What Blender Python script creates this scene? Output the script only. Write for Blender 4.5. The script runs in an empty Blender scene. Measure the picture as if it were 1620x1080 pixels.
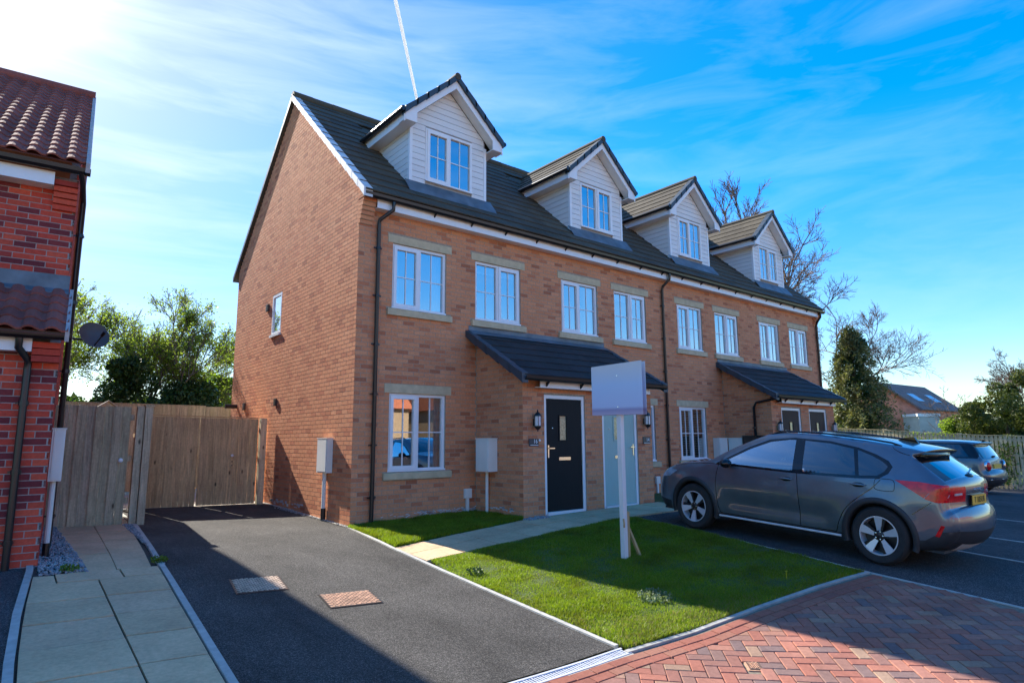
import bpy, bmesh, math, random
import numpy as np
from mathutils import Vector, Matrix
from mathutils.geometry import delaunay_2d_cdt
random.seed(7); np.random.seed(7)
R = math.radians
sc = bpy.context.scene
COL = sc.collection

# ---------------------------------------------------------------- camera
CAM = (-4.552, -9.732, 1.28)
FPX, PITCH, ROLL, YAW = 994.36, .1567, -.007, .6845
cd = bpy.data.cameras.new('camera'); cam = bpy.data.objects.new('camera', cd); COL.objects.link(cam)
cd.sensor_width = 36; cd.lens = 36 * FPX / 1620; cd.clip_start = .05; cd.clip_end = 20000
fw = Vector((math.sin(YAW) * math.cos(PITCH), math.cos(YAW) * math.cos(PITCH), math.sin(PITCH)))
q = fw.to_track_quat('-Z', 'Y').to_matrix().to_4x4()
cam.matrix_world = Matrix.Translation(CAM) @ q @ Matrix.Rotation(ROLL, 4, 'Z')
sc.camera = cam

# ---------------------------------------------------------------- sky, sun, exposure
SUN = Vector((-.15, 1, .72)).normalized()
EL = math.asin(SUN.z); AZ = math.atan2(SUN.x, SUN.y)
w = bpy.data.worlds.new("World"); sc.world = w; w.use_nodes = True
nt = w.node_tree; nt.nodes.clear(); N = nt.nodes.new; L = nt.links.new
def mth(nt, op, a, b=None, c=None, clamp=False):
    n = nt.nodes.new('ShaderNodeMath'); n.operation = op; n.use_clamp = clamp
    for i, v in enumerate((a, b, c)):
        if v is None: continue
        if isinstance(v, (int, float)): n.inputs[i].default_value = v
        else: nt.links.new(v, n.inputs[i])
    return n.outputs[0]
def mixc(nt, f, a, b, mode='MIX'):
    n = nt.nodes.new('ShaderNodeMix'); n.data_type = 'RGBA'; n.blend_type = mode
    for s, v in ((n.inputs[0], f), (n.inputs[6], a), (n.inputs[7], b)):
        if isinstance(v, (int, float)): s.default_value = v
        elif isinstance(v, tuple): s.default_value = (*v, 1)
        else: nt.links.new(v, s)
    return n.outputs[2]
def ramp(nt, fac, stops, interp='LINEAR'):
    n = nt.nodes.new('ShaderNodeValToRGB'); e = n.color_ramp.elements; n.color_ramp.interpolation = interp
    while len(e) < len(stops): e.new(.5)
    for k, (p, c) in zip(e, stops):
        k.position = p; k.color = (*c, 1) if isinstance(c, tuple) else (c, c, c, 1)
    nt.links.new(fac, n.inputs[0]); return n.outputs[0]
sky = N('ShaderNodeTexSky'); sky.sky_type = 'NISHITA'; sky.sun_disc = False
sky.sun_elevation = EL; sky.sun_rotation = AZ; sky.altitude = 50
sky.air_density = 1.0; sky.dust_density = .25; sky.ozone_density = 2.0
tc = N('ShaderNodeTexCoord'); DIR = tc.outputs['Generated']
hsv = N('ShaderNodeHueSaturation'); hsv.inputs['Saturation'].default_value = 1.52; hsv.inputs['Hue'].default_value=.508
L(sky.outputs[0], hsv.inputs['Color'])
# thin cirrus, drawn out along the wind, denser towards the sun
mp = N('ShaderNodeMapping'); L(DIR, mp.inputs[0]); mp.inputs['Scale'].default_value = (1.0, 2.2, 9.5); mp.inputs['Rotation'].default_value = (R(12), R(-10), R(25))
n1 = N('ShaderNodeTexNoise'); L(mp.outputs[0], n1.inputs[0]); n1.inputs['Scale'].default_value = 2.3; n1.inputs['Detail'].default_value = 9; n1.inputs['Roughness'].default_value = .58; n1.inputs['Distortion'].default_value = .5
sep = N('ShaderNodeVectorMath'); sep.operation = 'DOT_PRODUCT'; L(DIR, sep.inputs[0]); sep.inputs[1].default_value = SUN
dt = mth(nt, 'MAXIMUM', sep.outputs['Value'], 0.0)
near = mth(nt, 'POWER', dt, 5.0)
cl = ramp(nt, n1.outputs[0], [(.42, 0.0), (.80, 1.0)])
amt = mth(nt, 'MULTIPLY', cl, mth(nt, 'MULTIPLY_ADD', near, .36, .12))
veil = mth(nt, 'ADD', amt, mth(nt, 'MULTIPLY', mth(nt, 'POWER', dt, 7.0), .28), clamp=True)
sk_ = nt.nodes.new('ShaderNodeVectorMath'); sk_.operation = 'SCALE'; L(hsv.outputs[0], sk_.inputs[0]); sx_ = nt.nodes.new('ShaderNodeSeparateXYZ'); L(DIR, sx_.inputs[0]); low = mth(nt, 'MINIMUM', mth(nt, 'MULTIPLY_ADD', mth(nt, 'MAXIMUM', sx_.outputs[2], 0.0), 1.15, .56), 1.0)
L(mth(nt, 'MULTIPLY', low, mth(nt, 'SUBTRACT', 1.0, mth(nt, 'MULTIPLY', mth(nt, 'POWER', dt, 4.0), .62))), sk_.inputs['Scale'])
cc = mixc(nt, veil, sk_.outputs[0], (3.1, 3.55, 3.9))
glow = mth(nt, 'ADD', mth(nt, 'MULTIPLY', mth(nt, 'POWER', dt, 150.0), 9.0), mth(nt, 'MULTIPLY', mth(nt, 'POWER', dt, 10.0), .3))
gl = N('ShaderNodeVectorMath'); gl.operation = 'SCALE'; gl.inputs[0].default_value = (1, 1, .97); L(glow, gl.inputs['Scale'])
ad = N('ShaderNodeVectorMath'); ad.operation = 'ADD'; L(cc, ad.inputs[0]); L(gl.outputs[0], ad.inputs[1])
bg = N('ShaderNodeBackground'); bg.inputs[1].default_value = .070; L(ad.outputs[0], bg.inputs[0])
ow = N('ShaderNodeOutputWorld'); L(bg.outputs[0], ow.inputs[0])
sl = bpy.data.lights.new('sun', 'SUN'); sl.energy = 2.1; sl.angle = R(.53); sl.color = (1, .95, .86)
so = bpy.data.objects.new('sun', sl); COL.objects.link(so); so.rotation_euler = (-SUN).to_track_quat('-Z', 'Y').to_euler(); so.location = (0, 0, 30)
vs = sc.view_settings; vs.view_transform = 'Standard'; vs.look = 'None'; vs.gamma = 1; vs.exposure = 2.48; vs.use_curve_mapping = False

# ---------------------------------------------------------------- ground heights
XS = [-60, -6, -3, -0.3, 3.5, 7, 14, 21, 90]
YS = [-90, -14, -10, -6.6, -4, -1.4, 0.2, 3.6, 90]
ZG = np.array([
 [-1.0, -.95, -.95, -.90, -.75, -.60, -.60, -.7, -.9],
 [-1.0, -.95, -.93, -.88, -.70, -.55, -.50, -.6, -.8],
 [-.8, -.78, -.76, -.70, -.44, -.32, -.35, -.5, -.7],
 [-.42, -.42, -.45, -.49, -.18, -.12, -.15, -.45, -.6],
 [-.20, -.20, -.25, -.30, -.02, .0, -.08, -.42, -.6],
 [.04, .04, -.04, -.11, .0, .03, .0, -.28, -.45],
 [.06, .06, .0, -.08, .0, .05, .04, -.10, -.3],
 [.06, .06, .04, .02, .02, .05, .04, .0, -.2],
 [.06, .06, .04, .03, .0, .05, .04, .05, -.1]])
def _bl(x, y):
    x = np.clip(x, XS[0], XS[-1] - 1e-6); y = np.clip(y, YS[0], YS[-1] - 1e-6)
    i = np.clip(np.searchsorted(XS, x, 'right') - 1, 0, len(XS) - 2); j = np.clip(np.searchsorted(YS, y, 'right') - 1, 0, len(YS) - 2)
    xs = np.array(XS); ys = np.array(YS)
    a = (x - xs[i]) / (xs[i + 1] - xs[i]); b = (y - ys[j]) / (ys[j + 1] - ys[j])
    return (ZG[j, i] * (1 - a) + ZG[j, i + 1] * a) * (1 - b) + (ZG[j + 1, i] * (1 - a) + ZG[j + 1, i + 1] * a) * b
def gz(x, y):
    x = np.asarray(x, float); y = np.asarray(y, float); s = 0
    for dx in (-.7, 0, .7):
        for dy in (-.7, 0, .7): s = s + _bl(x + dx, y + dy)
    return s / 9
def gzf(x, y): return float(gz(x, y))
def viewray(px, py):
    a, b = (px - 810) / FPX, -(py - 540) / FPX
    a, b = a * math.cos(ROLL) - b * math.sin(ROLL), a * math.sin(ROLL) + b * math.cos(ROLL)
    f = math.cos(PITCH) - b * math.sin(PITCH); u = math.sin(PITCH) + b * math.cos(PITCH)
    return Vector((f * math.sin(YAW) + a * math.cos(YAW), f * math.cos(YAW) - a * math.sin(YAW), u))
def atdist(px, py, d):       # the world point that far ahead of where the photographer stood (used once, to survey the layout)
    r = viewray(px, py); h = Vector((math.sin(YAW), math.cos(YAW), 0)); return Vector(CAM) + r * (d / r.dot(h))

# ---------------------------------------------------------------- materials
MATS = {}
def newmat(name):
    m = bpy.data.materials.new(name); m.use_nodes = True; n = m.node_tree; n.nodes.clear()
    o = n.nodes.new('ShaderNodeOutputMaterial'); p = n.nodes.new('ShaderNodeBsdfPrincipled'); n.links.new(p.outputs[0], o.inputs[0])
    MATS[name] = m; return m, n, p, o
def pos(n, scale=(1, 1, 1)):
    g = n.nodes.new('ShaderNodeNewGeometry'); mp = n.nodes.new('ShaderNodeMapping'); mp.inputs['Scale'].default_value = scale
    n.links.new(g.outputs['Position'], mp.inputs[0]); return mp.outputs[0]
def noise(n, vec, s, det=4, rough=.55, dist=0):
    t = n.nodes.new('ShaderNodeTexNoise'); n.links.new(vec, t.inputs[0]); t.inputs['Scale'].default_value = s
    t.inputs['Detail'].default_value = det; t.inputs['Roughness'].default_value = rough; t.inputs['Distortion'].default_value = dist; return t.outputs[0]
def rnd(n):
    g = n.nodes.new('ShaderNodeNewGeometry'); o = n.nodes.new('ShaderNodeObjectInfo')
    return mth(n, 'FRACT', mth(n, 'ADD', g.outputs['Random Per Island'], o.outputs['Random']))
def bump(n, p, h, strength=.3, dist=.01):
    b = n.nodes.new('ShaderNodeBump'); b.inputs['Strength'].default_value = strength; b.inputs['Distance'].default_value = dist
    n.links.new(h, b.inputs['Height']); n.links.new(b.outputs[0], p.inputs['Normal'])
def dark(c, k): return tuple(max(0, min(1, v * k)) for v in c)
def M(name, col, rough=.6, metal=0, var=.12, s=6, bs=0, bst=.3, bd=.004, isl=0, spec=.5, stretch=(1, 1, 1), coat=0):
    if name in MATS: return MATS[name]
    m, n, p, o = newmat(name)
    p.inputs['Roughness'].default_value = rough; p.inputs['Metallic'].default_value = metal; p.inputs['Specular IOR Level'].default_value = spec
    p.inputs['Coat Weight'].default_value = coat; p.inputs['Coat Roughness'].default_value = .04
    v = pos(n, stretch); f = noise(n, v, s, 5)
    c = ramp(n, f, [(.3, dark(col, 1 - var)), (.7, dark(col, 1 + var))])
    if isl:
        k = ramp(n, rnd(n), [(0, 1 - isl), (1, 1 + isl)]) if isl <= 0 else None
        mr = n.nodes.new('ShaderNodeMapRange'); n.links.new(rnd(n), mr.inputs[0]); mr.inputs[3].default_value = 1 - isl; mr.inputs[4].default_value = 1 + isl
        sc_ = n.nodes.new('ShaderNodeVectorMath'); sc_.operation = 'SCALE'; n.links.new(c, sc_.inputs[0]); n.links.new(mr.outputs[0], sc_.inputs['Scale']); c = sc_.outputs[0]
    n.links.new(c, p.inputs['Base Color'])
    if bs: bump(n, p, noise(n, v, bs, 4), bst, bd)
    return m
def M_pieces(name, stops, rough=.9, bs=90, bst=.5, bd=.003, stain=.25, ss=1.2):
    m, n, p, o = newmat(name); v = pos(n)
    c = ramp(n, rnd(n), stops, 'LINEAR')
    f = noise(n, v, 28, 5, .65)
    c = mixc(n, 1.0, c, ramp(n, f, [(.25, .80), (.75, 1.15)]), 'MULTIPLY')
    g = noise(n, v, ss, 4)
    c = mixc(n, 1.0, c, ramp(n, g, [(.3, 1 - stain), (.7, 1.0)]), 'MULTIPLY')
    n.links.new(c, p.inputs['Base Color']); p.inputs['Roughness'].default_value = rough; p.inputs['Specular IOR Level'].default_value = .15
    bump(n, p, noise(n, v, bs, 4), bst, bd); return m
m_brick = M_pieces('orange_brick', [(0, (.42, .150, .078)), (.08, (.56, .20, .10)), (.25, (.66, .268, .13)), (.5, (.71, .295, .145)), (.7, (.67, .278, .133)), (.86, (.74, .325, .165)), (1, (.58, .21, .10))], stain=.12, bst=.12, bd=.0015)
m_redbrick = M_pieces('red_brick', [(0, (.17, .035, .04)), (.2, (.24, .045, .045)), (.3, (.52, .07, .045)), (.55, (.62, .085, .05)), (.8, (.66, .11, .06)), (1, (.46, .07, .045))], stain=.12, bst=.2, bd=.002)
m_mortar = M('mortar', (.36, .28, .20), .95, var=.2, s=20, bs=120, bst=.1, bd=.001)
m_mortar2 = M('grey_mortar', (.33, .29, .26), .95, var=.2, s=20, bs=120)
m_tile = M_pieces('brown_roof_tile', [(0, (.085, .07, .05)), (.5, (.12, .10, .07)), (1, (.10, .085, .062))], .75, 60, .4, stain=.3, ss=.8)
m_ptile = M_pieces('grey_porch_tile', [(0, (.035, .036, .037)), (.5, (.05, .05, .05)), (1, (.042, .042, .045))], .7, 60, .4)
m_pant = M_pieces('terracotta_pantile', [(0, (.27, .085, .065)), (.5, (.36, .115, .085)), (1, (.31, .10, .08))], .92, 60, .4, stain=.3)
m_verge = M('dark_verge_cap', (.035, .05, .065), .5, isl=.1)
m_verge_glare = M('sun_glare_verge_cap', (.62, .62, .60), .4, isl=.04)  # glare of the sun put into the colour of dark grey caps
m_upvc = M('white_plastic_trim', (.78, .78, .78), .35, var=.03)
m_clad = M('white_cladding_board', (.72, .71, .69), .5, var=.05, s=3, bs=30, bst=.15, isl=.03, stretch=(.3, .3, 3))
m_stone = M('sandstone', (.55, .44, .27), .9, var=.14, s=7, bs=80, bst=.4)
m_lead = M('lead_flashing', (.13, .16, .18), .55, metal=.25, var=.3, s=4, bs=14, bst=.25, bd=.01)
m_black = M('black_plastic', (.012, .012, .014), .3, var=.05)
m_blackm = M('black_metal', (.01, .01, .012), .35)
m_meter = M('grey_white_meter_plastic', (.74, .73, .67), .5, var=.05, s=3)
m_chrome = M('brushed_chrome', (.6, .6, .6), .2, metal=1, var=.02)
m_conc = M('pale_concrete', (.40, .375, .32), .9, var=.2, s=9, bs=90, bst=.4)
m_slab = M_pieces('buff_riven_slab', [(0, (.66, .44, .25)), (.5, (.75, .51, .29)), (1, (.70, .46, .27))], .85, 26, .6, .008, stain=.25, ss=2.2)
m_kerb = M('grey_kerb', (.42, .40, .35), .9, var=.18, s=10, bs=90, bst=.5)
m_dirt = M('dark_joint', (.055, .05, .04), .95, var=.3, s=20, bs=60)
m_block = M_pieces('block_paver', [(0, (.20, .135, .125)), (.12, (.26, .16, .13)), (.3, (.37, .145, .10)), (.5, (.42, .165, .11)), (.65, (.37, .24, .16)), (.8, (.42, .18, .125)), (1, (.30, .17, .13))], .85, 90, .5, .003, stain=.28, ss=1.5)
m_blockr = M_pieces('red_border_paver', [(0, (.31, .115, .08)), (.5, (.36, .135, .09)), (1, (.33, .15, .10))], .85, 90, .5, .003, stain=.25)
m_joint = M('sandy_joint', (.20, .155, .105), .95, var=.25, s=30, bs=80)
m_rust = M('rusty_iron', (.50, .27, .16), .8, metal=.15, var=.35, s=14, bs=80, bst=.5)
m_rustp = M('dusty_iron', (.58, .42, .29), .85, metal=.1, var=.3, s=14, bs=80, bst=.5)
m_galv = M('galvanised_grate', (.66, .66, .68), .4, metal=.2, var=.1)
m_cladback = M('cladding_joint', (.30, .30, .30), .7)
m_wood_old = M_pieces('weathered_grey_wood', [(0, (.54, .44, .27)), (.3, (.68, .56, .35)), (.7, (.60, .47, .32)), (1, (.72, .60, .38))], .85, 30, .4, stain=.3)
m_wood_new = M_pieces('brown_gate_wood', [(0, (.62, .42, .21)), (.5, (.76, .54, .28)), (1, (.68, .46, .24))], .8, 30, .4, stain=.25)
m_wood_fence = M_pieces('pale_fence_wood', [(0, (.70, .57, .34)), (.5, (.80, .67, .41)), (1, (.74, .61, .38))], .85, 30, .3, stain=.25)
def wood_detail(m, sx=22):
    n = m.node_tree; p = [k for k in n.nodes if k.type == 'BSDF_PRINCIPLED'][0]; src = p.inputs['Base Color'].links[0].from_socket
    v = pos(n, (1, 1, .055)); g = noise(n, v, sx, 6, .7, 1.2)
    c = mixc(n, 1.0, src, ramp(n, g, [(.3, .55), (.7, 1.25)]), 'MULTIPLY')
    v2 = pos(n, (1, 1, .42)); t = n.nodes.new('ShaderNodeTexVoronoi'); n.links.new(v2, t.inputs[0]); t.inputs['Scale'].default_value = 4.6; t.inputs['Randomness'].default_value = 1
    c = mixc(n, 1.0, c, ramp(n, t.outputs['Distance'], [(.045, .22), (.11, 1.0)]), 'MULTIPLY')
    n.links.new(c, p.inputs['Base Color'])
for m_ in (m_wood_old, m_wood_new, m_wood_fence): wood_detail(m_)
m_post = M('white_painted_timber', (.70, .69, .66), .6, var=.08, s=12, bs=30, stretch=(1, 1, .1))
m_pine = M('raw_pine', (.46, .31, .14), .8, var=.15, s=14, stretch=(1, 1, .2))
m_bark = M('grey_bark', (.13, .105, .085), .9, var=.3, s=8, bs=30, bst=.6)
m_twig = M('pale_twig', (.17, .12, .09), .9, var=.2, s=8)
def M_leaf(name, c0, c1, trans=.35, rough=.5):
    m, n, p, o = newmat(name); c = ramp(n, rnd(n), [(0, c0), (1, c1)])
    c = mixc(n, 1.0, c, ramp(n, noise(n, pos(n), 2.1, 5, .65), [(.32, (.75, .62, .6)), (.5, (1, 1, 1)), (.7, (1.15, 1.2, 1.1))]), 'MULTIPLY')
    n.links.new(c, p.inputs['Base Color']); p.inputs['Roughness'].default_value = rough; p.inputs['Specular IOR Level'].default_value = .3
    t = n.nodes.new('ShaderNodeBsdfTranslucent'); n.links.new(mixc(n, 1.0, c, (1.25, 1.3, .6), 'MULTIPLY'), t.inputs[0])
    x = n.nodes.new('ShaderNodeMixShader'); x.inputs[0].default_value = trans; n.links.new(p.outputs[0], x.inputs[1]); n.links.new(t.outputs[0], x.inputs[2]); n.links.new(x.outputs[0], o.inputs[0]); return m
m_leaf_lt = M_leaf('spring_leaf', (.15, .22, .03), (.26, .33, .06), .6)
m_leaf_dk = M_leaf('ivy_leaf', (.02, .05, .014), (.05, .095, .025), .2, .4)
m_leaf_br = M_leaf('bright_leaf', (.11, .19, .03), (.19, .27, .05), .55)
m_leaf_hd = M_leaf('hedge_leaf', (.05, .085, .016), (.16, .17, .045), .35)
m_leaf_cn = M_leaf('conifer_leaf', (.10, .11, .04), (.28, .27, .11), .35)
m_blade = M_leaf('grass_blade', (.14, .21, .012), (.25, .31, .025), .5)
m_straw = M_leaf('dry_grass_blade', (.22, .20, .08), (.30, .26, .12), .4)
def M_ground():
    m, n, p, o = newmat('lawn_soil'); v = pos(n)
    c = ramp(n, noise(n, v, 3, 6), [(.3, (.045, .075, .014)), (.6, (.07, .10, .02)), (.75, (.10, .085, .04))])
    n.links.new(c, p.inputs['Base Color']); p.inputs['Roughness'].default_value = .95; bump(n, p, noise(n, v, 60, 4), .8, .02); return m
m_soil = M_ground()
def M_tarmac(name, base, warm):
    m, n, p, o = newmat(name); v = pos(n)
    t = n.nodes.new('ShaderNodeTexVoronoi'); n.links.new(v, t.inputs[0]); t.inputs['Scale'].default_value = 150
    s = n.nodes.new('ShaderNodeSeparateColor'); n.links.new(t.outputs['Color'], s.inputs[0])
    c = ramp(n, s.outputs[0], [(0, dark(base, .45)), (.6, base), (.88, dark(base, 1.7)), (1, warm)])
    c = mixc(n, 1.0, c, ramp(n, noise(n, v, .9, 5, .6), [(.3, .72), (.7, 1.3)]), 'MULTIPLY')
    v2 = pos(n, (1.5, .45, 1)); c = mixc(n, 1.0, c, ramp(n, noise(n, v2, 2.2, 5, .7, .6), [(.35, .88), (.7, 1.14)]), 'MULTIPLY')
    n.links.new(c, p.inputs['Base Color']); p.inputs['Roughness'].default_value = .9; p.inputs['Specular IOR Level'].default_value = .15
    bump(n, p, t.outputs['Distance'], .7, .006); return m
m_tarmac = M_tarmac('tarmac', (.066, .060, .053), (.17, .155, .13))
m_tarmac2 = M_tarmac('parking_tarmac', (.070, .065, .062), (.19, .18, .17))
def M_glass(name, tint=(.9, .95, .95), gloss=.12, f=1.5):
    m, n, p, o = newmat(name); n.nodes.remove(p)
    t = n.nodes.new('ShaderNodeBsdfTransparent'); t.inputs[0].default_value = (*tint, 1)
    g = n.nodes.new('ShaderNodeBsdfGlossy'); g.inputs['Roughness'].default_value = .015; g.inputs[0].default_value = (1, 1, 1, 1)
    # double glazing: two panes, four reflecting faces
    fr = n.nodes.new('ShaderNodeFresnel'); fr.inputs[0].default_value = f
    k = mth(n, 'ADD', mth(n, 'MULTIPLY', fr.outputs[0], 2.2), gloss, clamp=True)
    x = n.nodes.new('ShaderNodeMixShader'); n.links.new(k, x.inputs[0]); n.links.new(t.outputs[0], x.inputs[1]); n.links.new(g.outputs[0], x.inputs[2]); n.links.new(x.outputs[0], o.inputs[0]); return m
m_glass = M_glass('window_glass', (.62, .72, .78), .34)
m_cglass = M_glass('car_glass', (.34, .42, .42), .10)
m_cglassd = M_glass('privacy_glass', (.06, .08, .09), .0)
m_room = M('dim_room', (.05, .05, .055), .9)
m_curt = M('pale_curtain', (.55, .57, .58), .8, var=.1, s=3, stretch=(18, 18, .3))
m_blind = M('white_blind', (.6, .6, .6), .6)

# ---------------------------------------------------------------- mesh helpers
ORG = {}     # world matrix of every top-level object
class MB:
    def __init__(s, T=None): s.v = []; s.f = []; s.T = T
    def add(s, vs, fs):
        b = len(s.v); s.v += [tuple(p) for p in vs]; s.f += [tuple(b + i for i in f) for f in fs]; return s
    def box(s, x0, x1, y0, y1, z0, z1, Mx=None):
        vs = [(x, y, z) for z in (z0, z1) for y in (y0, y1) for x in (x0, x1)]
        if Mx is not None: vs = [Mx @ Vector(p) for p in vs]
        return s.add(vs, [(0, 2, 3, 1), (4, 5, 7, 6), (0, 1, 5, 4), (2, 6, 7, 3), (0, 4, 6, 2), (1, 3, 7, 5)])
    def prism(s, poly, axis, a, b):       # polygon in the two other axes, extruded along axis
        n = len(poly); o = []
        for t in (a, b):
            for (u, v) in poly: o.append({'x': (t, u, v), 'y': (u, t, v), 'z': (u, v, t)}[axis])
        return s.add(o, [tuple(range(n)), tuple(range(2 * n - 1, n - 1, -1))] + [(i, i + n, (i + 1) % n + n, (i + 1) % n) for i in range(n)])
    def tube(s, pts, r, n=8, cap=True, r1=None):
        pts = [Vector(p) for p in pts]; k = len(pts); vs = []; fs = []
        for i, p in enumerate(pts):
            d = (pts[min(i + 1, k - 1)] - pts[max(i - 1, 0)]).normalized()
            a = d.orthogonal().normalized() if i == 0 else (a - d * a.dot(d)).normalized()
            b = d.cross(a); rr = r if r1 is None else r + (r1 - r) * i / (k - 1)
            for j in range(n):
                t = 2 * math.pi * j / n; vs.append(p + (a * math.cos(t) + b * math.sin(t)) * rr)
        for i in range(k - 1):
            for j in range(n): fs.append((i * n + j, i * n + (j + 1) % n, (i + 1) * n + (j + 1) % n, (i + 1) * n + j))
        if cap: fs += [tuple(range(n))[::-1], tuple((k - 1) * n + j for j in range(n))]
        return s.add(vs, fs)
    def lathe(s, prof, c, axis='z', n=16):
        vs = []; fs = []; k = len(prof)
        for (r, h) in prof:
            for j in range(n):
                t = 2 * math.pi * j / n; a, b = r * math.cos(t), r * math.sin(t)
                p = {'z': (a, b, h), 'x': (h, a, b), 'y': (b, h, a)}[axis]; vs.append((c[0] + p[0], c[1] + p[1], c[2] + p[2]))
        for i in range(k - 1):
            for j in range(n): fs.append((i * n + j, i * n + (j + 1) % n, (i + 1) * n + (j + 1) % n, (i + 1) * n + j))
        fs += [tuple(range(n))[::-1], tuple((k - 1) * n + j for j in range(n))]
        return s.add(vs, fs)
    def build(s, name, mat, parent=None, smooth=False, label=None, auto=None):
        me = bpy.data.meshes.new(name); V = s.v
        if s.T is not None: V = [tuple(s.T @ Vector(p)) for p in V]
        me.from_pydata(V, [], s.f); me.materials.append(mat)
        if smooth: me.polygons.foreach_set('use_smooth', [True] * len(me.polygons))
        if auto: 
            me.polygons.foreach_set('use_smooth', [True] * len(me.polygons)); me.set_sharp_from_angle(angle=R(auto))
        o = bpy.data.objects.new(name, me); link(o, parent)
        if label: o['label'] = label
        return o
def link(o, parent=None):
    COL.objects.link(o)
    if parent is not None:
        o.parent = parent
        if parent.name in ORG: o.matrix_parent_inverse = ORG[parent.name].inverted()
def npmesh(name, V, F, mat, parent=None, smooth=False):
    me = bpy.data.meshes.new(name); V = np.asarray(V, np.float32).reshape(-1, 3); F = np.asarray(F, np.int32); k = F.shape[1]
    me.vertices.add(len(V)); me.vertices.foreach_set('co', V.ravel()); me.loops.add(F.size); me.loops.foreach_set('vertex_index', F.ravel())
    me.polygons.add(len(F)); me.polygons.foreach_set('loop_start', np.arange(len(F), dtype=np.int32) * k); me.polygons.foreach_set('loop_total', np.full(len(F), k, np.int32))
    me.polygons.foreach_set('use_smooth', np.full(len(F), bool(smooth)))
    me.update(); me.materials.append(mat); o = bpy.data.objects.new(name, me); link(o, parent); return o
def root(name, label, cat, loc=(0, 0, 0), group=None):
    o = bpy.data.objects.new(name, None); o.empty_display_size = .2; COL.objects.link(o); o.location = loc
    ORG[o.name] = Matrix.Translation(loc); return tag(o, label, cat, group)
def tag(o, label, cat=None, group=None, kind=None):
    if label: o['label'] = label
    if cat: o['category'] = cat
    if group: o['group'] = group
    if kind: o['kind'] = kind
    return o
def structure(o): o['kind'] = 'structure'; return o
BOX = [(x, y, z) for z in (-.5, .5) for y in (-.5, .5) for x in (-.5, .5)]
BOXF = [(0, 2, 3, 1), (4, 5, 7, 6), (0, 1, 5, 4), (2, 6, 7, 3), (0, 4, 6, 2), (1, 3, 7, 5)]
def proto(name, V, F, mat, smooth=False):
    me = bpy.data.meshes.new(name); me.from_pydata(V, [], F); me.materials.append(mat)
    me.polygons.foreach_set('use_smooth', [bool(smooth)] * len(F))
    return me
def pieces(name, rest, me, mats, parent, limit=300, size=.2):
    """alike pieces: the ones that show largest as objects, the rest joined into one part"""
    C0 = Vector(CAM); order = sorted(range(len(mats)), key=lambda i: (mats[i].translation - C0).length)
    for i in order[:limit]:
        o = bpy.data.objects.new(name, me); link(o, parent); o.matrix_basis = mats[i]
    ot = order[limit:]
    if ot:
        V = np.empty(len(me.vertices) * 3); me.vertices.foreach_get('co', V); V = np.c_[V.reshape(-1, 3), np.ones(len(me.vertices))]
        k = len(me.polygons[0].vertices); F = np.array([list(p.vertices) for p in me.polygons])
        A = np.array([np.array(mats[i]) for i in ot]); W = np.einsum('nij,vj->nvi', A, V)[:, :, :3].reshape(-1, 3)
        FF = (F[None] + (np.arange(len(ot)) * len(V))[:, None, None]).reshape(-1, k)
        o = npmesh(rest, W, FF, me.materials[0], parent, smooth=me.polygons[0].use_smooth); o['kind'] = 'stuff'
def TRS(loc, size=(1, 1, 1), rz=0, rx=0, ry=0):
    return Matrix.Translation(loc) @ Matrix.Rotation(rz, 4, 'Z') @ Matrix.Rotation(ry, 4, 'Y') @ Matrix.Rotation(rx, 4, 'X') @ Matrix.Diagonal((*size, 1))

def inpoly(x, y, P):
    x = np.asarray(x); y = np.asarray(y); c = np.zeros(x.shape, bool); n = len(P)
    for i in range(n):
        x0, y0 = P[i]; x1, y1 = P[i - 1]
        if y0 == y1: continue
        t = ((y0 > y) != (y1 > y)) & (x < (x1 - x0) * (y - y0) / (y1 - y0) + x0); c ^= t
    return c
def drape(name, poly, dz, mat, res=.4, parent=None, side=.0):
    P = []
    for i in range(len(poly)):
        a, b = np.array(poly[i], float), np.array(poly[(i + 1) % len(poly)], float); k = max(1, int(np.linalg.norm(b - a) / res))
        P += [tuple(a + (b - a) * j / k) for j in range(k)]
    xs = [p[0] for p in P]; ys = [p[1] for p in P]
    gx, gy = np.meshgrid(np.arange(min(xs) + res * .5, max(xs), res), np.arange(min(ys) + res * .5, max(ys), res)); gx = gx.ravel(); gy = gy.ravel()
    k = inpoly(gx, gy, P); pts = [Vector(p) for p in P] + [Vector((x, y)) for x, y in zip(gx[k], gy[k])]
    n = len(P); vs, es, fs, *_ = delaunay_2d_cdt(pts, [(i, (i + 1) % n) for i in range(n)], [], 1, 1e-5)
    V = np.array([(v.x, v.y) for v in vs]); Z = gz(V[:, 0], V[:, 1]) + dz
    mb = MB(); F = []
    for f in fs:
        a, b, c = (V[i] for i in f[:3]); s = (b[0] - a[0]) * (c[1] - a[1]) - (b[1] - a[1]) * (c[0] - a[0]); F.append(tuple(f) if s > 0 else tuple(f)[::-1])
    mb.add(np.c_[V, Z], F)
    if side:
        for i in range(n):
            a, b = P[i], P[(i + 1) % n]; za, zb = gzf(*a) + dz, gzf(*b) + dz
            mb.add([(a[0], a[1], za), (b[0], b[1], zb), (b[0], b[1], zb - side), (a[0], a[1], za - side)], [(0, 3, 2, 1)])
    return mb.build(name, mat, parent)
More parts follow.
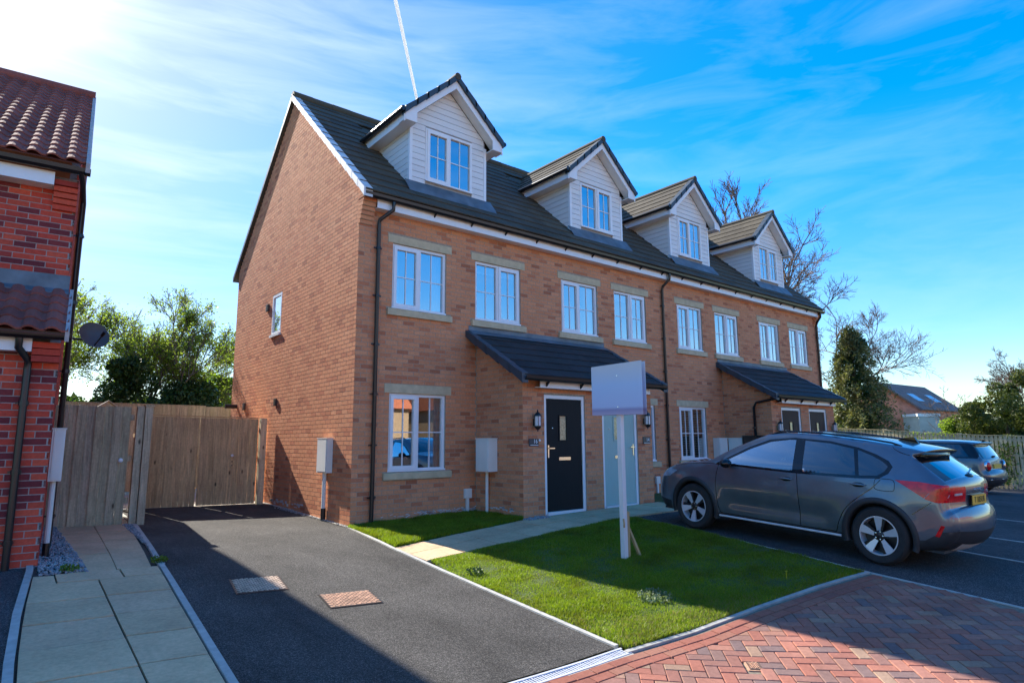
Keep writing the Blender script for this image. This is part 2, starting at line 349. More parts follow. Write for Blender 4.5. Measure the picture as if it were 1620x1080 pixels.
def strip(pts, w, h, mb, base=-.05, res=.4):
    """a low kerb running along a line on the ground; w to the left of it"""
    P = []
    for a, b in zip(pts[:-1], pts[1:]):
        a = np.array(a, float); b = np.array(b, float); k = max(1, int(np.linalg.norm(b - a) / res)); P += [a + (b - a) * j / k for j in range(k)]
    P.append(np.array(pts[-1], float)); vs = []; fs = []
    for i, p in enumerate(P):
        d = P[min(i + 1, len(P) - 1)] - P[max(0, i - 1)]; d /= np.linalg.norm(d); nn = np.array([-d[1], d[0]])
        for (o, z) in ((0, base), (0, h), (w, h), (w, base)):
            c = p + nn * o; vs.append((c[0], c[1], gzf(*c) + z))
    for i in range(len(P) - 1):
        for j in range(3): fs.append((i * 4 + j, i * 4 + j + 1, (i + 1) * 4 + j + 1, (i + 1) * 4 + j))
    fs += [(0, 1, 2, 3), tuple((len(P) - 1) * 4 + j for j in (3, 2, 1, 0))]
    mb.add(vs, fs); return mb
def text(txt, size, Mx, mat, parent, name='lettering', ext=.002, spacing=1.0):
    c = bpy.data.curves.new(name, 'FONT'); c.body = txt; c.size = size; c.extrude = ext; c.align_x = 'CENTER'; c.align_y = 'CENTER'; c.space_character = spacing; c.resolution_u = 3
    o = bpy.data.objects.new(name, c); COL.objects.link(o); bpy.context.view_layer.update()
    me = bpy.data.meshes.new_from_object(o); bpy.data.objects.remove(o); me.transform(Mx); me.materials.clear(); me.materials.append(mat)
    ob = bpy.data.objects.new(name, me); link(ob, parent); return ob

# ================================================================ SETTING
_gx = np.r_[np.linspace(-400, -12, 20), np.arange(-11, 30, .7), np.linspace(31, 500, 24)]; _gy = np.r_[np.linspace(-400, -16, 20), np.arange(-15, 16, .7), np.linspace(17, 500, 24)]
_X, _Y = np.meshgrid(_gx, _gy); _i = np.arange(len(_gx) - 1)[None] + np.arange(len(_gy) - 1)[:, None] * len(_gx); _i = _i.ravel()
structure(npmesh('ground', np.c_[_X.ravel(), _Y.ravel(), gz(_X.ravel(), _Y.ravel()) - .06], np.c_[_i, _i + 1, _i + 1 + len(_gx), _i + len(_gx)], m_soil))
# tarmac drive
KB = [(-2.62, 4.6), (-2.70, 1.71), (-2.93, -1.27), (-3.03, -3.23), (-3.12, -5.0), (-3.17, -5.95)]      # left edge
KA = [(-.03, 4.2), (-.03, .12), (-.19, -.99), (-.29, -1.93), (-.345, -3.25), (-.37, -4.47), (-.39, -5.95)]   # right edge
structure(drape('driveway', KB + KA[::-1], 0, m_tarmac, .3))
structure(drape('rear_yard', [(-6, 2.2), (-2.62, 2.2), (-2.62, 4.6), (0, 4.2), (0, 7.2), (20, 7.2), (20, 12), (-6, 12)], .0, m_conc, .8))
KL = [(-4.12, .4), (-4.17, -1.32), (-4.30, -2.85), (-4.36, -3.95), (-4.42, -6.0)]
structure(drape('neighbour_driveway', [(-9, .2), (-4.16, .2)] + KL[1:] + [(-9, -6.0)], 0, m_tarmac2, .4))
LR = [(3.92, -2.66), (3.60, -4.0), (3.43, -5.09), (3.32, -5.96), (3.24, -6.53), (3.20, -7.29), (3.16, -7.92), (3.1, -9.5), (3.0, -12)]
structure(drape('parking_tarmac', LR[::-1] + [(3.95, -2.55), (9, -2.5), (24, -2.3), (24, -14), (3.0, -14)], .0, m_tarmac2, .5))
structure(drape('front_strip', [(6.0, -2.5), (6.0, -.02), (24, -.02), (24, -2.3)], -.01, m_soil, .5))
structure(drape('gravel_bed', [(-.06, 0), (-.04, 4.1), (.0, 4.1), (0, 0)], .01, m_conc, .3))
# kerbs: one object each
def kerb(pts, w, h, label=None, mat=m_kerb, name='kerb'): return structure(strip(pts, w, h, MB()).build(name, mat))
kerb(KB, -.055, .02); kerb(KA, .05, .015); kerb(KL, .06, .025)
kerb(LR[:5], -.035, .008); kerb(LR[4:], -.035, .006)
for x0, x1 in ((5.45, 5.15), (6.55, 6.72), (9.15, 9.05)):
    kerb([(x0, -2.6), (x1, -8.6)], .045, .006, name='bay_edging', mat=m_conc)
kerb([(10.2, -8.5), (24, -7.0)], .05, .006, name='bay_edging', mat=m_conc)
kerb([(-.39, -6.10), (.38, -6.19), (1.28, -6.27), (2.32, -6.40), (3.22, -6.55)], .045, .012, name='lawn_edging', mat=m_conc)

# riven slabs of the left path and of the path to the doors
SLAB = (BOX, BOXF)
sp = proto('slab', *SLAB, m_slab)
def slab(parent, quad, th=.04, lift=.012, gap=.009):
    c = np.mean(quad, 0); Q = []
    for p in quad: d = np.array(p) - c; Q.append(c + d * (1 - gap / np.linalg.norm(d) * 1.4))
    k = 3; mb = MB(); vs = []; tilt = random.uniform(-.003, .003)
    for j in range(k + 1):
        for i in range(k + 1):
            u, v = i / k, j / k; p = (Q[0] * (1 - u) + Q[1] * u) * (1 - v) + (Q[3] * (1 - u) + Q[2] * u) * v
            vs.append((p[0], p[1], gzf(*p) + lift + tilt + random.uniform(-.0012, .0012)))
    fs = [(j * 4 + i, j * 4 + i + 1, j * 4 + i + 5, j * 4 + i + 4) for j in range(k) for i in range(k)]
    per = [0, 1, 2, 3, 7, 11, 15, 14, 13, 12, 8, 4]; n0 = len(vs)
    for i in per: vs.append((vs[i][0], vs[i][1], vs[i][2] - th))
    fs += [(per[(i + 1) % 12], per[i], n0 + i, n0 + (i + 1) % 12) for i in range(12)]
    mb.add(vs, fs); return mb.build('slab', m_slab, parent)
def xk(line, y):
    for (x0, y0), (x1, y1) in zip(line[:-1], line[1:]):
        if min(y0, y1) <= y <= max(y0, y1): return x0 + (x1 - x0) * (y - y0) / (y1 - y0)
    return line[0][0] if y > line[0][1] else line[-1][0]
pathL = structure(drape('side_path', [(-4.1, 2.3), (-2.68, 2.3)] + [(x - .055, y) for x, y in KB[1:]] + [(x + .06, y) for x, y in KL[::-1]], -.012, m_dirt, .4))
rows = [2.2, 1.25, .3, -.65, -1.62, -1.98, -2.60, -3.19, -3.78, -4.4, -5.0, -5.6, -6.0]
for a, b in zip(rows[:-1], rows[1:]):
    sl_ = .05
    if a > -1.6:
        xl = lambda y: -3.70 - .037 * (2.1 - y); xr = lambda y: -2.80 - .08 * (1.9 - y)
        xm = lambda y: [-3.25 - .045 * (1.8 - y)]
    else:
        xl = lambda y: xk(KL, y) + .07; xr = lambda y: xk(KB, y) - .065
        xm = (lambda y: [-3.95, -3.38]) if a > -1.7 else (lambda y: [-3.61])
    xs = lambda y: [xl(y)] + xm(y) + [xr(y)]
    A, B = xs(a), xs(b)
    for i in range(len(A) - 1):
        slab(pathL, [np.array((A[i], a + .02)), np.array((A[i + 1], a - .02)), np.array((B[i + 1], b - .02)), np.array((B[i], b + .02))])
# front path: two rows of slabs curving to the doors
def interp(P, t):
    P = np.array(P, float); d = np.r_[0, np.cumsum(np.linalg.norm(np.diff(P, axis=0), axis=1))]; s = t * d[-1]
    return np.array([np.interp(s, d, P[:, 0]), np.interp(s, d, P[:, 1])])
top = [(-.27, -1.93), (.66, -1.72), (1.5, -1.60), (2.5, -1.42), (6.05, -1.40)]; bot = [(-.25, -2.75), (.66, -2.64), (1.73, -2.59), (3.92, -2.5), (6.05, -2.5)]
pathF = structure(drape('front_path', top + bot[::-1], -.012, m_dirt, .3)); nS = 10
for i in range(nS):
    for r in range(2):
        off = .0 if r == 0 else .0
        t0, t1 = i / nS, (i + 1) / nS; q4 = []
        for t, rr in ((t0, r), (t1, r), (t1, r + 1), (t0, r + 1)): q4.append(interp(bot, t) * (1 - rr / 2) + interp(top, t) * rr / 2)
        slab(pathF, q4)
# block paving: two border courses and 45 degree herringbone
bp = structure(drape('block_paving', [(-9, -6.02), (-3.2, -6.02), (-.4, -6.11), (.38, -6.20), (1.28, -6.28), (2.32, -6.41), (3.20, -6.56), (3.16, -7.92), (3.06, -10), (3.0, -14), (-9, -14)], -.004, m_joint, .3))
def gn(x, y, h=.15):
    return Vector((-(gzf(x + h, y) - gzf(x - h, y)) / (2 * h), -(gzf(x, y + h) - gzf(x, y - h)) / (2 * h), 1)).normalized()
BV = [(-.5, -.5, -.5), (.5, -.5, -.5), (.5, .5, -.5), (-.5, .5, -.5), (-.5, -.5, .3), (.5, -.5, .3), (.5, .5, .3), (-.5, .5, .3), (-.475, -.45, .5), (.475, -.45, .5), (.475, .45, .5), (-.475, .45, .5)]
BF = [(0, 1, 5, 4), (1, 2, 6, 5), (2, 3, 7, 6), (3, 0, 4, 7), (4, 5, 9, 8), (5, 6, 10, 9), (6, 7, 11, 10), (7, 4, 8, 11), (8, 9, 10, 11)]
pb = proto('paving_block', BV, BF, m_block); pbr = proto('border_block', BV, BF, m_blockr)
def onground(x, y, ang, lx, ly, lz=.02, lift=.006):
    n = gn(x, y); X = Vector((math.cos(ang), math.sin(ang), 0)); X = (X - n * X.dot(n)).normalized(); Y = n.cross(X)
    m = Matrix.Identity(4)
    for i, (a, s) in enumerate(((X, lx), (Y, ly), (n, lz))): m.col[i] = (*(a * s), 0)
    m.translation = (x, y, gzf(x, y) + lift - lz * .3 + random.uniform(-.0012, .0012)); return m
edge = [(-9, -6.02), (-3.2, -6.06), (-.4, -6.13), (.38, -6.23), (1.28, -6.31), (2.32, -6.44), (3.19, -6.60)]
def ey(x): return float(np.interp(x, [e[0] for e in edge], [e[1] for e in edge]))
def ea(x): return math.atan2(ey(x + .2) - ey(x - .2), .4)
Bm = []
for r in range(2):
    x = 3.05 - (r * .1)
    while x > -4:
        a = ea(x); yy = ey(x) - .06 - r * .105; Bm.append(onground(x, yy, a, .196, .097)); x -= .2035 * math.cos(a)
Hm = []; Cut = []
u = .1035
for i in range(-60, 60):
    for j in range(-60, 60):
        k = (i + j) % 4                       # herringbone of 1 x 2 blocks
        if (i - j) % 4 == 0: cx, cy, ang = i + 1, j + .5, 0
        elif (i - j) % 4 == 3: cx, cy, ang = i + .5, j + 1, 90
        else: continue
        x = .1 + (cx - cy) * u * .7071; y = -8.6 + (cx + cy) * u * .7071
        if ey(x) - .32 < y < ey(x) - .10 and -3.6 < x < xk(LR, y) - .05: Cut.append((x, y, R(45 + ang))); continue
        if y > ey(x) - .32 or y < -11 or x > xk(LR, y) - .11 or x < -5: continue
        if (x - .19) ** 2 + (y + 6.87) ** 2 < .012: continue
        Hm.append(onground(x, y, R(45 + ang), .1975, .0975))
def clip_below(P, a, b):      # keep the part of polygon P on the right of the line a -> b
    out = []; d = np.array(b) - np.array(a)
    side = [d[0] * (p[1] - a[1]) - d[1] * (p[0] - a[0]) for p in P]
    for i in range(len(P)):
        j = (i + 1) % len(P)
        if side[i] <= 0: out.append(P[i])
        if side[i] * side[j] < 0: t = side[i] / (side[i] - side[j]); out.append(P[i] + (P[j] - P[i]) * t)
    return out
for (x, y, ang) in Cut:
    c, s_ = math.cos(ang), math.sin(ang); P = [np.array((x + u_ * c - v_ * s_, y + u_ * s_ + v_ * c)) for u_, v_ in ((-.0985, -.0485), (.0985, -.0485), (.0985, .0485), (-.0985, .0485))]
    P = clip_below(P, (x - .1, ey(x - .1) - .222), (x + .1, ey(x + .1) - .222))
    xr_ = xk(LR, y) - .04; P = clip_below(P, (xr_, y + .2), (xr_ - .004, y - .2)) if False else [p for p in P]
    if len(P) < 3 or max(p[0] for p in P) > xk(LR, y) - .03: continue
    A_ = .5 * abs(sum(P[i][0] * P[i - 1][1] - P[i - 1][0] * P[i][1] for i in range(len(P))))
    if A_ < .0012: continue
    k = len(P); vs_ = [(p[0], p[1], gzf(*p) + .0075) for p in P] + [(p[0], p[1], gzf(*p) - .02) for p in P]
    MB().add(vs_, [tuple(range(k))] + [(i, k + i, k + (i + 1) % k, (i + 1) % k) for i in range(k)]).build('cut_block', m_block, bp)
pieces('border_block', 'far_border_blocks', pbr, Bm, bp, 120)
pieces('paving_block', 'far_paving_blocks', pb, Hm, bp, 300)
structure(drape('road', [(-40, -14), (-9, -14), (-9, -10), (3, -14), (40, -14), (40, -24), (-40, -24)], -.02, m_blockr, 2.0))
structure(drape('pavement', [(-40, -24), (40, -24), (40, -28), (-40, -28)], -.01, m_conc, 2.0))
# cut blocks filling beside the border are mortared in
# drain channel across the drive
dr = root('drain_channel', 'galvanised slotted drain channel across the foot of the tarmac drive', 'drain', (-1.7, -6.0, -.4))
mb = MB(); x = -3.1
strip([(-3.15, -5.97), (-.36, -5.99)], -.02, .006, mb); strip([(-3.15, -6.075), (-.36, -6.095)], -.02, .006, mb)
mb.build('frame', m_galv, dr)
strip([(-3.15, -5.985), (-.36, -6.005)], -.09, -.02, MB(), base=-.06).build('channel_floor', m_blackm, dr)
Sm = []; x = -3.12
while x < -.37:
    m = onground(x, -6.032 - (x + 3.1) * .007, R(2), .014, .088, .008, .0); Sm.append(m); x += .026
pieces('bar', 'bars', proto('bar', BOX, BOXF, m_galv), Sm, dr, 300)
strip([(-3.15, -6.10), (-.36, -6.115)], -.06, .002, MB()).build('concrete_haunch', m_conc, dr)
m_rustd = M('dark_rust', (.11, .065, .045), .9, var=.3, s=14)
# manhole covers
def cover(c, ang, sx, sy, mat, label, group=None):
    x, y = c; rt = root('manhole_cover', label, 'manhole cover', (x, y, gzf(x, y)), group)
    mb = MB(); mb.add([onground(x, y, ang, sx, sy, .02, .0) @ Vector(p) for p in BOX], BOXF); mb.build('frame', m_blackm if sx > .3 else mat, rt)
    mb = MB(); mb.add([onground(x, y, ang, sx - .03, sy - .03, .02, .004) @ Vector(p) for p in BOX], BOXF); mb.build('plate', m_rustd, rt)
    mb = MB(); st = .05 if sx > .3 else .024; ca, sa = math.cos(ang), math.sin(ang); i = 0; v = -sy / 2 + .04
    while v < sy / 2 - .03:
        u_ = -sx / 2 + .035 + (i % 2) * st / 2
        while u_ < sx / 2 - .03:
            mb.add([onground(x + u_ * ca - v * sa, y + u_ * sa + v * ca, ang + (R(35) if i % 2 else R(-35)), st * .86, st * .34, .007, .010) @ Vector(p) for p in BOX], BOXF); u_ += st
        v += st * .62; i += 1
    tag(mb.build('tread_pattern', mat, rt), None, kind='stuff')
cover((-2.29, -2.79), R(-8), .50, .56, m_rustp, 'dusty pale iron manhole cover in the drive, the one nearer the side path')
cover((-1.68, -3.66), R(-8), .52, .47, m_rust, 'rusty brown manhole cover in the drive, the one nearer the front lawn')
cover((.19, -6.87), R(45), .17, .13, m_rust, 'small rusty stopcock cover set in the block paving')
# gravel
def stones(name, poly, n, s0, s1, mat, label, lift=.01):
    P = np.array(poly); a, b = P.min(0), P.max(0); V = []; F = []; k = 0
    T = np.array([(1, 0, 0), (-1, 0, 0), (0, 1, 0), (0, -1, 0), (0, 0, 1), (0, 0, -1)], float); TF = np.array([(0, 2, 4), (2, 1, 4), (1, 3, 4), (3, 0, 4), (2, 0, 5), (1, 2, 5), (3, 1, 5), (0, 3, 5)])
    xs = np.random.uniform(a[0], b[0], n); ys = np.random.uniform(a[1], b[1], n); ok = inpoly(xs, ys, poly); xs, ys = xs[ok], ys[ok]; Z = gz(xs, ys) + lift
    for x, y, z in zip(xs, ys, Z):
        Q = np.linalg.qr(np.random.randn(3, 3))[0] * np.random.uniform(s0, s1, 3); V.append(T @ Q + (x, y, z + random.random() * .015)); F.append(TF + k * 6); k += 1
    o = npmesh(name, np.concatenate(V), np.concatenate(F), mat); return tag(o, label, None, kind='stuff')
m_stones = M_pieces('gravel_stone', [(0, (.22, .22, .24)), (.5, (.36, .35, .35)), (1, (.50, .46, .42))], .8)
tag(stones('gravel', [(-4.08, -1.6), (-3.66, -1.6), (-3.72, 2.2), (-3.95, 2.2)], 2600, .008, .02, m_stones, 'gravel between the red house wall and the slab path'), None, 'gravel')
tag(stones('gravel', [(-2.94, -1.58), (-2.88, 2.0), (-2.74, 2.0), (-2.99, -1.58)], 1900, .007, .018, m_stones, 'grey gravel strip between the slab path and the tarmac drive'), None, 'gravel')
tag(stones('gravel', [(-.02, .0), (-.02, 3.0), (-.18, 3.0), (-.05, -.1)], 500, .006, .014, m_stones, 'thin line of gravel at the foot of the sunlit gable wall'), None, 'gravel')
tag(stones('gravel', [(2.45, -1.6), (2.9, -1.6), (2.9, -1.38), (2.45, -1.38)], 160, .012, .022, m_stones, 'few grey stones at the porch corner by the black door'), None, 'gravel')

# lawns
LAWN = [(-.20, -2.78), (.66, -2.68), (1.73, -2.63), (3.82, -2.55), (3.86, -2.7), (3.55, -4.0), (3.38, -5.09), (3.27, -5.96), (3.18, -6.5), (2.32, -6.35), (1.28, -6.22), (.38, -6.14), (-.34, -6.05), (-.32, -4.47), (-.295, -3.25)]
LAWN2 = [(-.05, -.02), (2.48, -.02), (2.48, -1.40), (1.5, -1.58), (.66, -1.69), (-.22, -1.90), (-.14, -.99)]
def lawn(name, poly, n, label, h0=.02, h1=.05, mat=None):
    P = np.array(poly); a, b = P.min(0), P.max(0)
    xs = np.random.uniform(a[0], b[0], n * 2); ys = np.random.uniform(a[1], b[1], n * 2); ok = inpoly(xs, ys, poly)
    # thin patches and tufts
    d = np.sin(xs * 3.1 + np.sin(ys * 2.3) * 2) * np.sin(ys * 3.7 + np.cos(xs * 1.9) * 2) + .5 * np.sin(xs * 9 + ys * 7) * np.sin(ys * 11 - xs * 5)
    ok &= np.random.rand(len(xs)) < np.clip(.78 + .25 * d, .35, 1); xs, ys, d = xs[ok], ys[ok], d[ok]
    Z = gz(xs, ys) + .0; k = len(xs); h = np.random.uniform(h0, h1, k) * (1 + .3 * d); t = np.random.rand(k) * 6.283; lean = np.random.rand(k) * .9
    wx, wy = np.cos(t) * .0035, np.sin(t) * .0035; lt = np.random.rand(k) * 6.283; lx, ly = np.cos(lt) * h * lean, np.sin(lt) * h * lean
    b0 = np.c_[xs - wx, ys - wy, Z]; b1 = np.c_[xs + wx, ys + wy, Z]; m0 = np.c_[xs - wx * .7 + lx * .35, ys - wy * .7 + ly * .35, Z + h * .6]; m1 = np.c_[xs + wx * .7 + lx * .35, ys + wy * .7 + ly * .35, Z + h * .6]; tp = np.c_[xs + lx, ys + ly, Z + h]
    V = np.stack([b0, b1, m1, m0, tp], 1).reshape(-1, 3); I = np.arange(k)[:, None] * 5
    F = np.concatenate([I + [0, 1, 2], I + [0, 2, 3], I + [3, 2, 4]])
    return tag(npmesh(name, V, F, mat or m_blade), label, kind='stuff')
def edge_soft(poly):    # ragged grass edge spilling over the kerbs
    return poly
structure(drape('lawn_soil', LAWN, .012, m_soil, .3)); structure(drape('lawn_soil', LAWN2, .012, m_soil, .3))
tag(lawn('grass', LAWN, 150000, 'mown grass of the large front lawn round the sign post', .018, .048), None, 'grass')
tag(lawn('grass', LAWN2, 52000, 'small strip of grass under the ground floor window', .03, .075), None, 'grass')
tag(lawn('dry_grass', LAWN, 20000, 'dry straw coloured blades scattered through the large front lawn', .015, .04, m_straw), None, 'grass')
tag(lawn('dry_grass', [(-.3, -5.2), (-.1, -5.5), (1.6, -6.1), (1.4, -6.24), (.38, -6.14), (-.34, -6.05)], 5000, 'dry grass tufts at the lawn corner by the drain channel', .02, .05, m_straw), None, 'grass')
def weed(x, y, r, n, label, mat=None):
    V = []; F = []
    for i in range(n):
        a = random.random() * 6.283; d = r * math.sqrt(random.random()); px, py = x + d * math.cos(a), y + d * math.sin(a); z = gzf(px, py) + random.uniform(.02, .07)
        Q = np.linalg.qr(np.random.randn(3, 3))[0] * .016; V.append(np.array([(1, 0, 0), (0, .6, 0), (-1, 0, 0), (0, -.6, 0)]) @ Q + (px, py, z)); F.append(np.arange(4) + i * 4)
    return tag(npmesh('weed', np.concatenate(V), np.array(F), mat or m_leaf_br), label, 'weed')
m_weed = M_leaf('grey_green_weed', (.12, .16, .08), (.24, .28, .16), .3)
weed(.78, -5.45, .17, 380, 'pale grey green weed clump in the lawn in front of the sign post', m_weed)
weed(-.12, -3.6, .10, 120, 'small dark weed at the lawn edge beside the drive', m_leaf_dk)
weed(-2.97, -1.45, .09, 170, 'green weed at the end of the grey gravel strip', m_leaf_br)
weed(-3.82, -1.5, .09, 150, 'green weed in the gravel at the red house corner', m_leaf_br)
weed(6.3, -.35, .22, 260, 'low green plant beside the porch at the pale green door', m_leaf_br)
fl = MB()
for i in range(6):
    a = i * 1.05; fl.add([(2.30 + .0, -6.05, gzf(2.3, -6.05) + .09), (2.30 + .018 * math.cos(a), -6.05 + .018 * math.sin(a), gzf(2.3, -6.05) + .10), (2.30 + .018 * math.cos(a + .7), -6.05 + .018 * math.sin(a + .7), gzf(2.3, -6.05) + .10)], [(0, 1, 2)])
fl.tube([(2.30, -6.05, gzf(2.3, -6.05)), (2.30, -6.05, gzf(2.3, -6.05) + .09)], .003, 4)
m_dand = M('dandelion_yellow', (.75, .6, .02), .6)
tag(fl.build('dandelion', m_dand), 'single yellow dandelion near the front edge of the lawn', 'flower')

# ================================================================ TERRACE
def RZ(y): return 5.8 + .9 * y          # top of the main roof
TL = 16.72; TD = 7.04; RY = 3.52
ter = root('terraced_house', 'long orange brick terrace with brown tiled roof, four white dormers and two porches', 'building', (0, 0, 0))
BR = []                                  # bricks of the whole terrace
def face(P, O_, u, n, length, z0, z1, openings=(), lim=None, g=.075, bl=.225, depth=.022, proud=.0025, start=0):
    u = Vector(u); n = Vector(n); O_ = Vector(O_); c = 0; z = z0
    while z + g * .5 < z1:
        h = min(g, z1 - z) - .01; zm = z + h / 2; a, b = (0, length) if lim is None else lim(zm)
        s = a - ((a) % bl) - (bl / 2 if (c + start) % 2 else 0) - bl
        while s < b:
            segs = [(max(s, a), min(s + bl - .01, b))]
            for (x0, x1, q0, q1) in openings:
                if q0 - .004 < zm < q1 + .004:
                    ns = []
                    for (p, q) in segs:
                        if q <= x0 or p >= x1: ns.append((p, q))
                        else:
                            if p < x0: ns.append((p, x0 - .004))
                            if q > x1: ns.append((x1 + .004, q))
                    segs = ns
            for (p, q) in segs:
                if q - p > .03:
                    m = Matrix.Identity(4); m.col[0] = (*(u * (q - p)), 0); m.col[1] = (*(-n * depth), 0); m.col[2] = (0, 0, h, 0)
                    if m.to_3x3().determinant() < 0: m.col[0] = -m.col[0]
                    jit = random.uniform(-.0006, .0006)
                    m.translation = O_ + u * ((p + q) / 2) + n * (proud + jit - depth / 2) + Vector((0, 0, zm)); P.append(m)
            s += bl
        z += g; c += 1
def backing(mb, axis, plane, inward, a, b, z0, z1, openings, th=.1):
    us = sorted({a, b, *[o[0] for o in openings], *[o[1] for o in openings]}); zs = sorted({z0, z1, *[o[2] for o in openings], *[o[3] for o in openings]})
    us = [k for k in us if a <= k <= b]; zs = [k for k in zs if z0 <= k <= z1]
    for i in range(len(us) - 1):
        for j in range(len(zs) - 1):
            um, zm = (us[i] + us[i + 1]) / 2, (zs[j] + zs[j + 1]) / 2
            if any(o[0] < um < o[1] and o[2] < zm < o[3] for o in openings): continue
            p0, p1 = sorted((plane, plane + inward * th))
            if axis == 'x': mb.box(us[i], us[i + 1], p0, p1, zs[j], zs[j + 1])
            else: mb.box(p0, p1, us[i], us[i + 1], zs[j], zs[j + 1])
FF = [(.661, 1.792), (2.474, 3.623), (4.788, 5.931), (6.511, 7.667), (8.94, 10.04), (10.66, 11.81), (12.98, 14.13), (14.80, 15.94)]
GF = [(.656, 1.805), (6.72, 7.86), (8.84, 10.0), (15.1, 16.2)]
WZ = (3.609, 4.790); GZ = (.775, 2.11)
ops = [(a, b, *WZ) for a, b in FF] + [(a, b, *GZ) for a, b in GF]
lint = [(a - .1, b + .115, 4.795, 4.94) for a, b in FF] + [(a - .1, b + .115, 2.115, 2.27) for a, b in GF]
sill = [(a - .1, b + .115, 3.475, 3.607) for a, b in FF] + [(a - .1, b + .115, .645, .773) for a, b in GF]
PX = [(2.50, 5.985), (10.85, 14.35)]; PY = -1.37
def PZ(y): return 3.34 + .58 * y         # top of porch roof
mb = MB(); backing(mb, 'x', 0, 1, 0, TL, -.3, 5.62, ops)
gw = (3.70, 4.28, 3.62, 4.50)
backing(mb, 'y', 0, 1, .1, TD, -.3, 5.62, [gw]); mb.prism([(.02, 5.62), (RY, RZ(RY) - .14), (TD - .02, 5.62)], 'x', .002, .1)
mb.box(TL - .1, TL, .1, TD, -.3, 5.62); mb.prism([(.02, 5.62), (RY, RZ(RY) - .14), (TD - .02, 5.62)], 'x', TL - .1, TL - .002); mb.box(.1, TL - .1, TD - .1, TD, -.3, 5.62)
for a, b in PX:
    d = [(a + .50, a + 1.53, -.02, 2.10), (a + 2.00, a + 3.03, -.02, 2.10)]
    backing(mb, 'x', PY, 1, a, b, -.3, 2.42, d, .1)
    for x in (a, b - .1): mb.prism([(PY + .1, -.3), (-.001, -.3), (-.001, PZ(0) - .1), (PY + .1, PZ(PY + .1) - .1)], 'x', x, x + .1)
mb.build('wall', m_mortar, ter)
face(BR, (0, 0, 0), (1, 0, 0), (0, -1, 0), TL, -.12, 5.5, ops + lint + sill + [(a, b, -.2, PZ(0) - .06) for a, b in PX])
def gab(z):
    if z < 5.66: return (-.0, TD)
    t = (z - 5.66) / (RZ(RY) - .14 - 5.66) * RY; return (t, TD - t)
face(BR, (0, 0, 0), (0, 1, 0), (-1, 0, 0), TD, -.12, RZ(RY) - .14, [gw], gab, start=1)
face(BR, (TL, 0, 0), (0, 1, 0), (1, 0, 0), TD, -.12, 5.6, [], None, start=1)
for a, b in PX:
    d = [(.50, 1.53, -.1, 2.10), (2.00, 3.03, -.1, 2.10)]
    face(BR, (a, PY, 0), (1, 0, 0), (0, -1, 0), b - a, -.12, 2.40, d)
    lim = lambda z: (0, min(-PY, -PY - max(0, (z - (PZ(PY) - .12)) / .58) + 0) if False else -PY) if z < PZ(PY) - .12 else ((z - (PZ(PY) - .12)) / .58, -PY)
    face(BR, (a, PY, 0), (0, 1, 0), (-1, 0, 0), -PY, -.12, PZ(0) - .12, [], lim, start=1)
    face(BR, (b, PY, 0), (0, 1, 0), (1, 0, 0), -PY, -.12, PZ(0) - .12, [], lim, start=1)
# corbelled eaves corners
for x0, x1 in ((-.006, .24), (TL - .24, TL + .006)):
    for i in range(6):
        pr = .03 + i * .026; z = 5.02 + i * .075
        m = Matrix.Diagonal(((x1 - x0) - .0, pr + .05, .065, 1)); m.translation = ((x0 + x1) / 2, -(pr - .05) / 2, z + .0325); BR.append(m)
    for i in range(3):
        m = Matrix.Diagonal(((x1 - x0), .23, .065, 1)); m.translation = ((x0 + x1) / 2, -.055, 5.47 + i * .075 - .0); BR.append(m)
pieces('brick', 'brickwork', proto('brick', BOX, BOXF, m_brick), BR, ter, 300)
# mortar blocks behind the corbels
for x0, x1 in ((0.0, .235), (TL - .235, TL)):
    mb = MB()
    for i in range(6): mb.box(x0, x1, -(.02 + i * .026), 0, 5.02 + i * .075 - .008, 5.02 + (i + 1) * .075 - .009)
    mb.box(x0, x1, -.155, 0, 5.462, 5.69)
    mb.build('corbel_mortar', m_mortar, ter)
for (a, b, z0, z1) in lint: MB().box(a, b, -.012, .09, z0, z1).build('lintel', m_stone, ter)
for (a, b, z0, z1) in sill:
    MB().prism([(-.055, z0), (.09, z0), (.09, z1), (-.055, z1 - .02)], 'x', a, b).build('sill', m_stone, ter)
# brick efflorescence at the foot of the walls
m_salt = M('salt_bloom', (.55, .54, .52), .95, var=.2, s=30)
salt = []
for k in range(70):
    x = random.choice([random.uniform(.55, 2.4), random.uniform(1.2, 1.9), random.uniform(2.0, 2.5)])
    salt.append(TRS((x, -.0075, .03 + .012 * x + random.uniform(-.03, .03)), (random.uniform(.02, .13), .002, random.uniform(.005, .02)), ry=random.uniform(-.5, .5)))
for k in range(16): salt.append(TRS((2.4925, random.uniform(-1.1, -.4), .1 + random.uniform(-.03, .03)), (.004, random.uniform(.02, .1), random.uniform(.01, .04))))
for k in range(26): salt.append(TRS((-.0075, random.uniform(2.0, 3.9), .1 + random.uniform(-.05, .04)), (.004, random.uniform(.02, .16), random.uniform(.01, .05))))
V = np.array(BOX); o = npmesh('salt_stains', np.concatenate([np.array([list(m @ Vector(p)) for p in BOX]) for m in salt]), np.concatenate([np.array(BOXF) + 8 * i for i in range(len(salt))]), m_salt, ter); o['kind'] = 'stuff'

